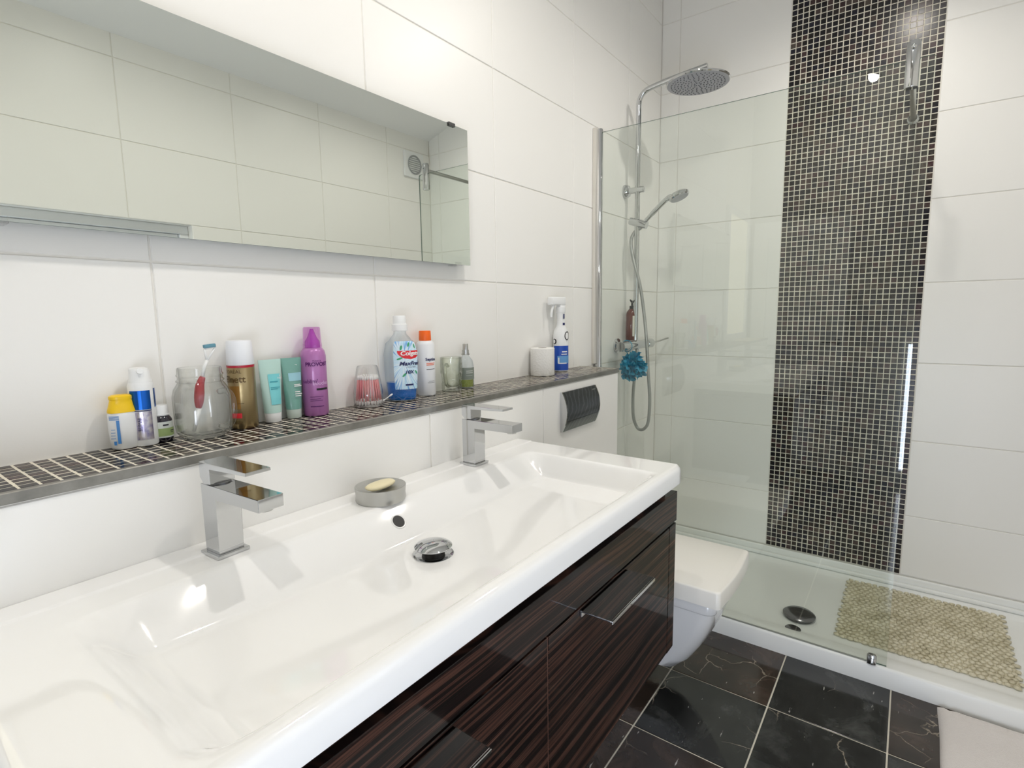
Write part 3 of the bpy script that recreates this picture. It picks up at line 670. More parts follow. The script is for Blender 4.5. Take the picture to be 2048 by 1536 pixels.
# ------------------------------------------------------------------ vanity cabinet
cab = thing('vanity_cabinet', 'wall-hung glossy dark ebony vanity cabinet under the basin', 'cabinet', (0, 0, 0))
CX0, CX1, CY = 0.060, 1.1555, -0.600; CZ1, CZ0 = -0.401, -0.7745
for s0, s1 in ((CX0 + 0.001, CX0 + 0.017), (CX1 - 0.017, CX1 - 0.001)):
    obj('side_panel', box(B(), s0, s1, CY + 0.020, LY - 0.002, CZ0, CZ1 - 0.001), M_ebony, cab)
obj('bottom_panel', box(B(), CX0 + 0.0172, CX1 - 0.0172, CY + 0.020, LY - 0.002, CZ0, CZ0 + 0.016), M_ebony, cab)
obj('back_panel', box(B(), CX0 + 0.0172, CX1 - 0.0172, LY - 0.012, LY - 0.002, CZ0 + 0.0162, CZ1 - 0.03), M_ebony, cab)
obj('plinth', box(B(), CX0 + 0.03, CX1 - 0.045, CY + 0.012, CY + 0.019, CZ1 + 0.0003, ZB - 0.0405), M_ebony, cab)
for s0 in (CX0 + 0.03, CX1 - 0.052): obj('plinth_side', box(B(), s0, s0 + 0.007, CY + 0.0195, LY - 0.02, CZ1 - 0.002, ZB - 0.0405), M_ebony, cab)
bm = B(); box(bm, CX0, CX1, CY, CY + 0.0195, -0.4695, CZ1, 0.0008, 1); obj('top_rail', bm, M_ebony, cab)
for s0, s1 in ((CX0, 0.096), (1.114, CX1 - 0.004)):
    bm = B(); box(bm, s0, s1, CY, CY + 0.0195, CZ0, -0.4735, 0.0006, 1); obj('stile', bm, M_ebony, cab)
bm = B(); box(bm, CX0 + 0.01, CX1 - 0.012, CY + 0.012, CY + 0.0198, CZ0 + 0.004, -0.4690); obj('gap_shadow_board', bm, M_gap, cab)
for i, (d0, d1, h0, h1) in enumerate(((0.0985, 0.6155, 0.240, 0.412), (0.6185, 1.1115, 0.711, 0.883))):
    bm = B(); box(bm, d0, d1, CY, CY + 0.018, CZ0 + 0.0015, -0.4735, 0.0008, 1); dw = obj('drawer', bm, M_ebony, cab)
    bm = B(); z = -0.4785
    box(bm, h0, h1, CY - 0.056, CY - 0.0002, z, z + 0.003, 0.0008, 2); box(bm, h0, h1, CY - 0.0585, CY - 0.0555, z - 0.0025, z + 0.003, 0.0008, 2); box(bm, h0, h1, CY - 0.004, CY - 0.0002, z - 0.008, z, 0.0005, 1)
    hd = obj('handle', bm, M_chrome, dw); hd['label'] = 'flat chrome pull handle'
bm = B(); box(bm, 0.6158, 0.6182, CY + 0.001, CY + 0.018, CZ0 + 0.002, -0.4735); obj('edge_band', bm, M_divider, cab)

# ------------------------------------------------------------------ toilet
toi = thing('toilet', 'white wall-hung square toilet with closed lid beyond the cabinet', 'toilet', (1.5395, 0, 0))
def plan(hw, yf, yb, z, rnd=0.03, bulge=0.0, n=7):
    """outline of a rounded front pan: list of (x,y,z) going round"""
    pts = []
    pts.append((-hw, yb, z))
    for i in range(n + 1):
        t = i / n * pi / 2; pts.append((-hw + rnd * (1 - sin(t)) - 0 , yf + rnd - rnd * cos(pi / 2 - t) if False else yf + rnd * (1 - sin(t)), z) if False else (-hw + rnd * (1 - cos(t)), yf + rnd * (1 - sin(t)), z))
    for k in range(1, 6):
        s_ = k / 6; x = -hw + rnd + (2 * hw - 2 * rnd) * s_; pts.append((x, yf - bulge * sin(pi * s_), z))
    for i in range(n + 1):
        t = pi / 2 - i / n * pi / 2; pts.append((hw - rnd * (1 - cos(t)), yf + rnd * (1 - sin(t)), z))
    pts.append((hw, yb, z)); return pts
def loft_outlines(bm, outs):
    R_ = [[bm.verts.new(p) for p in o_] for o_ in outs]
    for p, q in zip(R_, R_[1:]):
        for i in range(len(p)): j = (i + 1) % len(p); bm.faces.new((p[i], p[j], q[j], q[i]))
    bm.faces.new(list(reversed(R_[0]))); bm.faces.new(R_[-1]); return bm
outs = []
for z, hw, yf, rn in ((-1.062, 0.070, -0.490, 0.045), (-1.060, 0.078, -0.500, 0.045), (-1.02, 0.092, -0.535, 0.05), (-0.96, 0.110, -0.570, 0.05), (-0.90, 0.125, -0.598, 0.045), (-0.850, 0.135, -0.614, 0.035), (-0.822, 0.1375, -0.618, 0.03),
                      (-0.820, 0.1425, -0.624, 0.028), (-0.816, 0.1445, -0.626, 0.028), (-0.795, 0.1455, -0.627, 0.026), (-0.7895, 0.1425, -0.624, 0.026)):
    outs.append(plan(hw, yf, LY - 0.004, z, rn, 0.004))
obj('bowl', loft_outlines(B(), outs), M_ceramic2, toi, True, auto=50)
outs = [plan(hw, yf, -0.235, z, rn, 0.008) for z, hw, yf, rn in ((-0.7855, 0.158, -0.640, 0.012), (-0.784, 0.1605, -0.643, 0.012), (-0.741, 0.1605, -0.643, 0.012), (-0.7375, 0.1585, -0.641, 0.012), (-0.7360, 0.155, -0.637, 0.012))]
obj('lid', loft_outlines(B(), outs), M_lid, toi, True, auto=50)
bm = B(); box(bm, -0.13, 0.13, -0.615, -0.245, -0.7890, -0.7858); obj('seat', bm, M_rubber, toi)
for s_ in (-0.08, 0.08):
    bm = B(); tube(bm, [(s_ - 0.02, -0.222, -0.770), (s_ + 0.02, -0.222, -0.770)], 0.0125, 16); obj('hinge', bm, M_chrome, toi, True, auto=40)
# flush plate
fpz = thing('flush_plate', 'curved dark flush plate with chrome edges set in the tiles above the toilet', 'flush plate', (0, 0, 0))
FX0_, FX1_, FZ0_, FZ1_ = 1.369, 1.584, -0.3605, -0.2375
def arcy(z, base=0.006, bulge=0.018):
    t = (z - FZ0_) / (FZ1_ - FZ0_) * 2 - 1; return LY - base - bulge * (1 - t * t)
bm = B(); nz = 16
pts = [(arcy(FZ0_ + (FZ1_ - FZ0_) * i / nz), FZ0_ + (FZ1_ - FZ0_) * i / nz) for i in range(nz + 1)]
for (xa, xb) in ((FX0_, FX0_ + 0.005), (FX1_ - 0.005, FX1_)):
    bm = B()
    a_ = [bm.verts.new((xa, y, z)) for y, z in pts] + [bm.verts.new((xa, LY - 0.0005, FZ1_)), bm.verts.new((xa, LY - 0.0005, FZ0_))]
    b_ = [bm.verts.new((xb, y, z)) for y, z in pts] + [bm.verts.new((xb, LY - 0.0005, FZ1_)), bm.verts.new((xb, LY - 0.0005, FZ0_))]
    bm.faces.new(a_); bm.faces.new(list(reversed(b_)))
    for i in range(len(a_)): j = (i + 1) % len(a_); bm.faces.new((a_[j], a_[i], b_[i], b_[j]))
    obj('side_frame', bm, M_chrome, fpz)
M_flush = mat('smoked_steel', (0.060, 0.066, 0.072), 0.28, metal=0.2, coat=0.8)
tc = N(M_flush, 'ShaderNodeTexCoord'); mp = N(M_flush, 'ShaderNodeMapping'); mp.inputs['Location'].default_value = (-1.43, 0, 0.25); mp.inputs['Scale'].default_value = (11, 1, 16)
nz_ = N(M_flush, 'ShaderNodeTexNoise'); nz_.inputs['Scale'].default_value = 18; nz_.inputs['Detail'].default_value = 4
wv = N(M_flush, 'ShaderNodeTexWave', wave_type='RINGS', rings_direction='Y'); wv.inputs['Scale'].default_value = 1.3; wv.inputs['Distortion'].default_value = 7.0; wv.inputs['Detail'].default_value = 3
L(M_flush, tc.outputs['Object'], mp.inputs[0]); L(M_flush, mp.outputs[0], wv.inputs[0])
r = ramp(M_flush, wv.outputs[0], [(0.5, (0.022, 0.026, 0.030)), (0.9, (0.040, 0.046, 0.052)), (1.0, (0.075, 0.083, 0.09))]); L(M_flush, r.outputs[0], bsdf(M_flush).inputs['Base Color'])
for z0, z1, nm in ((FZ0_ + 0.0005, FZ0_ + 0.033, 'small_button'), (FZ0_ + 0.0342, FZ1_ - 0.0005, 'large_button')):
    bm = B(); n_ = 12; A_ = []; B_ = []
    for i in range(n_ + 1):
        z = z0 + (z1 - z0) * i / n_; y = arcy(z) + 0.0004
        A_.append((bm.verts.new((FX0_ + 0.0055, y, z)), bm.verts.new((FX1_ - 0.0055, y, z)))); B_.append((bm.verts.new((FX0_ + 0.0055, y + 0.005, z)), bm.verts.new((FX1_ - 0.0055, y + 0.005, z))))
    for i in range(n_):
        bm.faces.new((A_[i][0], A_[i][1], A_[i + 1][1], A_[i + 1][0])); bm.faces.new((B_[i][1], B_[i][0], B_[i + 1][0], B_[i + 1][1]))
        for s_ in (0, 1): bm.faces.new((A_[i][s_], A_[i + 1][s_], B_[i + 1][s_], B_[i][s_]))
    bm.faces.new((A_[0][0], B_[0][0], B_[0][1], A_[0][1])); bm.faces.new((A_[-1][0], A_[-1][1], B_[-1][1], B_[-1][0]))
    obj(nm, bm, M_flush, fpz, True, auto=30)
bm = text_bm('GEBERIT', 0.0065); 
for v_ in bm.verts: v_.co = Vector((1.558 + v_.co.x, arcy(-0.250) - 0.0012, -0.2485 + v_.co.y))
obj('lettering', bm, M_steel, fpz)

# ------------------------------------------------------------------ shower column
XR = 2.153; YR = -0.056
sh = thing('shower_column', 'chrome riser rail with large round overhead shower and hose', 'shower', (0, 0, 0))
pth = [(XR, YR, -0.118), (XR, YR, 0.2), (XR, YR, 0.5), (XR, YR, 0.80), (XR, YR, 0.832), (XR, YR - 0.006, 0.855), (XR, YR - 0.024, 0.874), (XR, YR - 0.055, 0.8835), (XR, -0.20, 0.895), (XR, -0.325, 0.906)]
obj('riser_pipe', tube(B(), pth[:3] + smooth_path(pth[3:], 4), 0.0105, 20), M_chrome, sh, True, auto=50)
hx_, hy_, hz_ = XR, -0.291, 0.851
obj('shower_head', xf(lathe(B(), [(0.112, 0.0), (0.1155, 0.003), (0.1155, 0.007), (0.110, 0.010), (0.03, 0.014), (0.012, 0.018), (0.012, 0.034), (0, 0.034)], 64), Matrix.Translation((hx_, hy_, hz_))), M_chrome, sh, True, auto=30)
M_face = mat('shower_face_grey', (0.36, 0.37, 0.40), 0.4)
obj('spray_face', xf(lathe(B(), [(0, -0.0012), (0.108, -0.0012), (0.112, 0.0002), (0, 0.0002)], 64), Matrix.Translation((hx_, hy_, hz_))), M_face, sh, True, auto=30)
bm = B(); 
for ring, cnt in ((0.012, 8), (0.024, 8), (0.036, 16), (0.048, 16), (0.060, 24), (0.072, 24), (0.084, 32), (0.096, 40)):
    for i in range(cnt):
        a = 2 * pi * i / cnt + (0.1 if cnt > 16 else 0); lathe(bm, [(0.0022, -0.0012), (0.0018, -0.0032), (0, -0.0034)], 6, cx=hx_ + ring * cos(a), cy=hy_ + ring * sin(a))
xf(bm, Matrix.Translation((0, 0, hz_))); tag(obj('nozzles', bm, mat('nozzle_grey', (0.12, 0.12, 0.14), 0.5), sh), kind='stuff')
bm = B(); lathe(bm, [(0, 0), (0.028, 0), (0.028, 0.006), (0.022, 0.018), (0.0125, 0.022), (0.0125, 0.082), (0.010, 0.084), (0, 0.084)], 28); xf(bm, Matrix.Rotation(pi / 2, 4, 'X')); xf(bm, Matrix.Translation((XR, -0.0005, 0.4985))); obj('wall_bracket', bm, M_chrome, sh, True, auto=35)
bm = B(); tube(bm, [(XR, -0.025, 0.378), (XR, -0.060, 0.366), (XR, -0.098, 0.353)], 0.016, 20, rr=[0.015, 0.017, 0.015]); obj('slider', bm, M_chrome, sh, True, auto=40)
hand = smooth_path([(XR, -0.094, 0.372), (XR, -0.125, 0.400), (XR, -0.160, 0.430), (XR, -0.182, 0.446), (XR, -0.200, 0.452)], 4)
obj('handset_grip', tube(B(), hand, 0.01, 16, rr=[0.0085] * 4 + [0.010] * (len(hand) - 8) + [0.012] * 4), M_chrome, sh, True, auto=50)
bm = B(); lathe(bm, [(0.036, -0.010), (0.0405, -0.006), (0.0415, 0.002), (0.036, 0.008), (0.018, 0.012), (0, 0.013)], 36); xf(bm, Matrix.Rotation(radians(-22), 4, 'X')); xf(bm, Matrix.Translation((XR, -0.228, 0.4535))); obj('handset_head', bm, M_chrome, sh, True, auto=40)
bm = B(); lathe(bm, [(0, -0.0122), (0.034, -0.0122), (0.036, -0.0098), (0, -0.0098)], 32); xf(bm, Matrix.Rotation(radians(-22), 4, 'X')); xf(bm, Matrix.Translation((XR, -0.228, 0.4535))); obj('handset_face', bm, M_face, sh, True, auto=40)
hz = [(-0.088, 0.362), (-0.072, 0.345), (-0.045, 0.33), (-0.038, 0.29), (-0.050, 0.217), (-0.071, 0.113), (-0.084, -0.012), (-0.098, -0.138), (-0.107, -0.265), (-0.116, -0.372), (-0.111, -0.470), (-0.094, -0.503), (-0.073, -0.510), (-0.056, -0.495), (-0.050, -0.445), (-0.048, -0.356), (-0.058, -0.247), (-0.065, -0.155)]
hp = []
for i, (y, z) in enumerate(hz):
    hp.append((XR + (0.0 if i < 3 or i > 15 else 0.004) - (0.022 if 3 <= i <= 4 else 0.0) + (0.02 if 6 <= i <= 13 else 0), y, z))
obj('hose', tube(B(), smooth_path(hp, 5), 0.0068, 12), M_hose, sh, True)
# thermostatic mixer
mx = thing('shower_mixer', 'chrome bar mixer under the riser with a thin side lever', 'mixer', (0, 0, 0))
def xlathe(prof, seg=28):
    bm = lathe(B(), prof, seg); return xf(bm, Matrix.Rotation(pi / 2, 4, 'Y'))
MZm, MYm = -0.139, -0.056
obj('mixer_body', xf(xlathe([(0, 0), (0.017, 0), (0.019, 0.002), (0.019, 0.20), (0.017, 0.202), (0, 0.202)]), Matrix.Translation((2.06, MYm, MZm))), M_chrome, mx, True, auto=35)
obj('temperature_knob', xf(xlathe([(0, 0), (0.018, 0), (0.0205, 0.003), (0.0205, 0.046), (0.017, 0.048), (0, 0.048)]), Matrix.Translation((2.010, MYm, MZm))), M_chrome, mx, True, auto=35)
obj('flow_knob', xf(xlathe([(0, 0), (0.017, 0), (0.0205, 0.002), (0.0205, 0.060), (0.018, 0.064), (0, 0.064)]), Matrix.Translation((2.2635, MYm, MZm))), M_chrome, mx, True, auto=35)
obj('lever', tube(B(), [(2.322, MYm, MZm), (2.40, MYm - 0.004, MZm + 0.004), (2.51, MYm - 0.010, MZm + 0.014)], 0.004, 10), M_steel, mx, True)
for x in (2.085, 2.235):
    bm = B(); lathe(bm, [(0, 0), (0.030, 0), (0.030, 0.008), (0.016, 0.012), (0.014, 0.045), (0, 0.045)], 28); xf(bm, Matrix.Rotation(pi / 2, 4, 'X')); xf(bm, Matrix.Translation((x, -0.0005, MZm))); obj('wall_union', bm, M_chrome, mx, True, auto=35)
# loofah
M_loofah = mat('blue_mesh_net', (0.02, 0.30, 0.50), 0.6, trans=0.0)
bsdf(M_loofah).inputs['Subsurface Weight'].default_value = 0.0
n = noise_n(M_loofah, 60, 3); r = ramp(M_loofah, n.outputs[0], [(0.3, (0.01, 0.22, 0.40)), (0.7, (0.06, 0.42, 0.60))]); L(M_loofah, r.outputs[0], bsdf(M_loofah).inputs['Base Color'])
lf = thing('bath_puff', 'blue mesh bath puff hanging from the shower mixer', 'bath puff', (2.062, -0.083, -0.222))
bm = B(); rnd = random.Random(3)
for k in range(90):
    oc = Vector((rnd.gauss(0, 1), rnd.gauss(0, 1), rnd.gauss(0, 1))).normalized() * 0.026
    ax = Vector((rnd.gauss(0, 1), rnd.gauss(0, 1), rnd.gauss(0, 1))).normalized(); u_ = ax.orthogonal().normalized(); v2 = ax.cross(u_)
    p0 = rnd.uniform(0, 6.28); ln = rnd.uniform(1.6, 3.0); rad = rnd.uniform(0.024, 0.036); fr_ = rnd.uniform(3, 5); tilt = rnd.uniform(-0.5, 0.5); prev = None
    for i in range(19):
        a = p0 + ln * i / 18; wav = 1 + 0.13 * sin(a * fr_ * 2 + k); d_ = (u_ * cos(a) + v2 * sin(a) + ax * (tilt + 0.22 * sin(a * fr_))).normalized()
        qi = bm.verts.new(oc + d_ * 0.006); qm = bm.verts.new(oc + d_ * rad * 0.7 * wav + ax * 0.003 * sin(a * 9)); qo = bm.verts.new(oc + d_ * rad * 1.15 * wav + ax * 0.006 * sin(a * 11 + k))
        if prev: bm.faces.new((prev[0], prev[1], qm, qi)); bm.faces.new((prev[1], prev[2], qo, qm))
        prev = (qi, qm, qo)
obj('net_ruffles', bm, M_loofah, lf, True)
bm = B(); tube(bm, [(0.006 + 0.0 * t, 0.027 + 0.0235 * cos(t), 0.083 + 0.0235 * sin(t)) for t in [2 * pi * i / 24 for i in range(25)]], 0.0018, 8, caps=False); tube(bm, [(0.006, 0.027, 0.0595), (0.002, 0.01, 0.03)], 0.0018, 8); obj('cord', bm, M_loofah, lf, True)
# brown pump bottle standing on the mixer
M_amber = mat('amber_plastic', (0.12, 0.022, 0.012), 0.15, coat=0.5); M_blackpl = mat('black_plastic', (0.012, 0.012, 0.012), 0.3)
pb = thing('pump_bottle', 'amber pump bottle with black spout behind the riser rail', 'bottle', (2.160, -0.036, MZm + 0.0196))
obj('bottle_body', loft(B(), [(0, 0.028, 0.022), (0.003, 0.030, 0.024), (0.110, 0.030, 0.024), (0.122, 0.026, 0.020), (0.134, 0.012, 0.012, 2)], 32), M_amber, pb, True, auto=40)
bm = B(); patch(bm, 0.030, 0.024, 0.018, 0.104, -0.95, 0.95, 0.0006); obj('paper_label', bm, mat('cream_label', (0.72, 0.70, 0.62), 0.5), pb)
bm = B(); lathe(bm, [(0, 0.134), (0.011, 0.134), (0.011, 0.146), (0.004, 0.147), (0.004, 0.163), (0, 0.163)], 20); obj('pump_collar', bm, M_blackpl, pb, True, auto=40)
bm = B(); tube(bm, [(0.004, 0, 0.163), (-0.016, -0.004, 0.164), (-0.036, -0.008, 0.170)], 0.004, 10, rr=[0.006, 0.0045, 0.003]); obj('spout', bm, M_blackpl, pb, True)

# ------------------------------------------------------------------ things on the mosaic shelf
ZS = LZ + 0.0010
ink_navy = mat('navy_ink', (0.01, 0.015, 0.10), 0.4); ink_black = mat('black_ink', (0.015, 0.012, 0.018), 0.4); ink_white = mat('white_ink', (0.85, 0.85, 0.85), 0.4)
ink_blue = mat('blue_ink', (0.05, 0.22, 0.55), 0.4); ink_red = mat('red_ink', (0.70, 0.02, 0.03), 0.35); ink_plum = mat('plum_ink', (0.10, 0.01, 0.13), 0.4); ink_orange = mat('orange_ink', (0.85, 0.15, 0.04), 0.4); ink_gold = mat('brown_ink', (0.10, 0.055, 0.01), 0.4); ink_teal = mat('teal_ink', (0.05, 0.35, 0.42), 0.4)
def rects(parent, lst, a, b, m, name='printed_line', out=0.0007):
    for x0, x1, z0, z1 in lst:
        k = (a + b) / 2; obj(name, patch(B(), a, b, z0, z1, x0 / k, x1 / k, out, max(2, int(abs(x1 - x0) / 0.004)), 1), m, parent)
# 1 yellow-capped bottle
M_yellow = mat('yellow_plastic', (0.90, 0.58, 0.01), 0.35)
t = thing('sun_cream_bottle', 'small white bottle with yellow flip cap, leftmost on the shelf', 'bottle', (0.2952, -0.0260, ZS), (0, 0, radians(-4)))
obj('bottle_body', loft(B(), [(0, 0.015, 0.010), (0.003, 0.0182, 0.0125), (0.030, 0.0198, 0.0138), (0.045, 0.0195, 0.0135), (0.054, 0.0192, 0.0135), (0.057, 0.0180, 0.0128)], 32), M_white_plastic, t, True, auto=45)
obj('cap', loft(B(), [(0.0570, 0.0185, 0.0130, 2.6), (0.0590, 0.0190, 0.0132, 2.4), (0.068, 0.0165, 0.0120, 2.2), (0.076, 0.0145, 0.0112, 2.2), (0.0775, 0.0155, 0.0118, 2.2), (0.0820, 0.0152, 0.0116, 2.2), (0.0838, 0.0120, 0.0095, 2.2)], 32), M_yellow, t, True, auto=35)
rects(t, [(-0.0100, -0.0065, 0.010, 0.046), (-0.0148, -0.0115, 0.008, 0.014)] + [(-0.0190 + 0.0005 * i, -0.0120, 0.018 + 0.0045 * i, 0.0188 + 0.0045 * i) for i in range(4)] + [(-0.0190, -0.0065, 0.047 + 0.0017 * i, 0.0478 + 0.0017 * i) for i in range(4)], 0.0198, 0.0138, ink_blue, out=0.0010)
# 2 pump toothpaste tube
M_bluefoil = mat('blue_foil', (0.01, 0.10, 0.42), 0.18, metal=0.75); M_silverfoil = mat('silver_foil', (0.48, 0.46, 0.50), 0.22, metal=0.8)
n = noise_n(M_silverfoil, 90, 3); r = ramp(M_silverfoil, n.outputs[0], [(0.35, (0.28, 0.25, 0.42)), (0.6, (0.62, 0.58, 0.60))]); L(M_silverfoil, r.outputs[0], bsdf(M_silverfoil).inputs['Base Color'])
t = thing('toothpaste_pump', 'tall white pump dispenser with metallic blue and silver label', 'dispenser', (0.3240, -0.0245, ZS), (0, 0, -0.60))
obj('tube_body', loft(B(), [(0, 0.0168, 0.0168), (0.002, 0.0178, 0.0178), (0.095, 0.0178, 0.0178), (0.1, 0.0165, 0.0165)], 36), M_white_plastic, t, True, auto=40)
obj('cap', loft(B(), [(0.1, 0.0158, 0.0158), (0.104, 0.0158, 0.0158), (0.106, 0.0145, 0.0145), (0.117, 0.0138, 0.0138), (0.1215, 0.0125, 0.0120, 2, -0.001, 0.001), (0.1235, 0.009, 0.008, 2, -0.002, 0.002)], 32), M_white_plastic, t, True, auto=35)
obj('nozzle', tube(B(), [(0.0, -0.004, 0.116), (0.006, -0.016, 0.119)], 0.0045, 12), M_white_plastic, t, True, auto=40)
bm = B(); patch(bm, 0.0178, 0.0178, 0.058, 0.088, -0.70, 0.95, 0.0005); patch(bm, 0.0178, 0.0178, 0.060, 0.090, 1.35, 1.9, 0.0005, 6); obj('blue_label', bm, M_bluefoil, t)
bm = B(); patch(bm, 0.0178, 0.0178, 0.010, 0.0545, -0.70, 0.95, 0.0005); obj('silver_label', bm, M_silverfoil, t)
bm = B(); patch(bm, 0.0178, 0.0178, 0.0555, 0.0570, -0.70, 0.95, 0.0006); obj('label_stripe', bm, ink_navy, t)
letter(t, 'WHITE', 0.007, 0.0178, 0.0178, 0.035, ink_navy, -0.05, 0.0010, vertical=1)
# 3 small brown bottle
t = thing('essential_oil_bottle', 'tiny dark bottle with white screw cap and green label', 'bottle', (0.3500, -0.0215, ZS))
obj('bottle_body', loft(B(), [(0, 0.0135, 0.0135), (0.002, 0.0147, 0.0147), (0.036, 0.0147, 0.0147), (0.0405, 0.0120, 0.0120), (0.0425, 0.0100, 0.0100)], 32), mat('dark_amber_glass', (0.012, 0.010, 0.022), 0.08, coat=0.8), t, True, auto=45)
obj('cap', loft(B(), [(0.0425, 0.0115, 0.0115), (0.0445, 0.0122, 0.0122), (0.0450, 0.0110, 0.0110), (0.0580, 0.0108, 0.0108), (0.0595, 0.0098, 0.0098)], 32), M_white_plastic, t, True, auto=35)
bm = B(); patch(bm, 0.0147, 0.0147, 0.007, 0.033, -1.6, 1.6, 0.0004, 24); obj('paper_label', bm, mat('pale_label', (0.66, 0.70, 0.66), 0.5), t)
bm = B(); patch(bm, 0.0147, 0.0147, 0.0095, 0.0225, -0.9, 1.6, 0.0007, 20); obj('green_band', bm, mat('green_label', (0.30, 0.40, 0.16), 0.5), t)
rects(t, [(-0.004, 0.004, 0.0265, 0.0290), (-0.022, -0.015, 0.012, 0.021), (0.006, 0.014, 0.017, 0.0185), (0.006, 0.012, 0.0145, 0.0155)], 0.0147, 0.0147, ink_black, out=0.0009)
# 4 glass mug jar with handle
t = thing('jar_mug', 'clear glass mason jar mug with a side handle, holding a toothbrush', 'jar', (0.4049, -0.0450, ZS))
o_ = [(0.0005, 0.030, 0.030, 2.3), (0.003, 0.034, 0.034, 2.4), (0.010, 0.0390, 0.0385, 2.8), (0.025, 0.0403, 0.0395, 3.0), (0.070, 0.0403, 0.0395, 3.0), (0.082, 0.0385, 0.038, 2.6), (0.090, 0.0350, 0.035, 2.2), (0.0935, 0.0335, 0.0335), (0.0950, 0.0358, 0.0358), (0.0970, 0.0358, 0.0358), (0.0985, 0.0335, 0.0335), (0.1035, 0.0335, 0.0335), (0.1050, 0.0350, 0.0350), (0.1065, 0.0350, 0.0350), (0.1080, 0.0335, 0.0335), (0.1160, 0.0332, 0.0332), (0.1178, 0.0325, 0.0325)]
i_ = [(0.1178, 0.0318, 0.0318), (0.1150, 0.0312, 0.0312), (0.0930, 0.0310, 0.0310), (0.088, 0.0325, 0.0325), (0.080, 0.0358, 0.0352, 2.6), (0.070, 0.0378, 0.0370, 3.0), (0.025, 0.0378, 0.0370, 3.0), (0.012, 0.0360, 0.035, 2.8), (0.007, 0.030, 0.030, 2.3), (0.006, 0.010, 0.010)]
obj('jar_glass', loft(B(), o_ + i_, 44), M_jar, t, True, auto=70)
bm = B(); tube(bm, smooth_path([(0.012, -0.0375, 0.078), (0.017, -0.051, 0.080), (0.021, -0.060, 0.070), (0.022, -0.062, 0.050), (0.020, -0.058, 0.030), (0.015, -0.050, 0.020), (0.010, -0.0375, 0.021)], 5), 0.005, 14); obj('handle', bm, M_jar, t, True)
# 5 toothbrush in the jar
tb = thing('forked_toothbrush', 'white brush with red grip and blue forked head leaning in the jar', 'toothbrush', (0.3905, -0.0450, ZS + 0.0075))
gx = 0.3905; P = lambda x, z, y=0.0: (x - gx, y, z - ZS - 0.0075)
obj('tail', tube(B(), [P(0.3895, -0.1885, 0.004), P(0.3945, -0.168), P(0.3985, -0.150)], 0.003, 12, rr=[0.0022, 0.0038, 0.0046]), M_white_plastic, tb, True)
obj('grip', tube(B(), smooth_path([P(0.3985, -0.150), P(0.4005, -0.128, -0.002), P(0.4035, -0.112), P(0.4090, -0.098)], 4), 0.006, 14, rr=[0.0040, 0.0055, 0.0068, 0.0074, 0.0076, 0.0076, 0.0074, 0.0072, 0.0068, 0.0062, 0.0055, 0.0050, 0.0044]), mat('red_rubber', (0.35, 0.02, 0.03), 0.4), tb, True)
obj('neck', tube(B(), [P(0.4085, -0.099), P(0.4130, -0.082), P(0.4185, -0.0705)], 0.0030, 12), M_white_plastic, tb, True)
bm = B(); tube(bm, [P(0.4180, -0.072), P(0.4160, -0.0505)], 0.0018, 10); tube(bm, [P(0.4180, -0.072), P(0.4345, -0.0485)], 0.0018, 10); tube(bm, [P(0.416, -0.0505), P(0.4345, -0.0485)], 0.0018, 10); obj('fork', bm, M_white_plastic, tb, True)
bm = B(); box(bm, -0.0095, 0.0095, -0.0035, 0.0035, 0, 0.006, 0.001, 1); xf(bm, Matrix.Rotation(radians(-5), 4, 'Y')); xf(bm, Matrix.Translation(P(0.4245, -0.0495))); obj('bristles', bm, mat('blue_bristles', (0.12, 0.28, 0.36), 0.7), tb)
# 6 hairspray can
M_gold = mat('gold_can', (0.38, 0.29, 0.15), 0.32, metal=0.85)
t = thing('hairspray_can', 'tall gold aerosol can with a white cap and red ring', 'aerosol can', (0.4831, -0.0270, ZS), (0, 0, -0.42))
obj('can_body', loft(B(), [(0, 0.0215, 0.0215), (0.002, 0.0230, 0.0230), (0.109, 0.0230, 0.0230), (0.1105, 0.0225, 0.0225)], 40), M_gold, t, True, auto=40)
obj('red_ring', loft(B(), [(0.1105, 0.0229, 0.0229), (0.1145, 0.0229, 0.0229)], 40), mat('red_lacquer', (0.42, 0.01, 0.03), 0.3), t, True, auto=40)
obj('cap', loft(B(), [(0.1146, 0.0222, 0.0222), (0.116, 0.0230, 0.0230), (0.155, 0.0212, 0.0212), (0.1585, 0.0195, 0.0195)], 40), mat('cap_white', (0.84, 0.86, 0.90), 0.3), t, True, auto=35)
letter(t, "L'ORÉAL", 0.0085, 0.023, 0.023, 0.1035, ink_gold, -0.72)
letter(t, 'Elnett', 0.0165, 0.023, 0.023, 0.0895, ink_gold, -0.62, bold=0.0003)
bm = B(); patch(bm, 0.023, 0.023, 0.020, 0.029, -1.1, -0.20, 0.0006); obj('red_badge', bm, ink_red, t)
bm = B(); patch(bm, 0.023, 0.023, 0.036, 0.078, -1.1, -0.25, 0.0005); obj('portrait_panel', bm, mat('amber_print', (0.30, 0.15, 0.03), 0.4, metal=0.5), t)
rects(t, [(-0.010, 0.0, 0.046, 0.047), (-0.024, -0.004, 0.0125, 0.0135), (-0.022, -0.006, 0.0095, 0.0103)], 0.023, 0.023, ink_gold, out=0.0009)
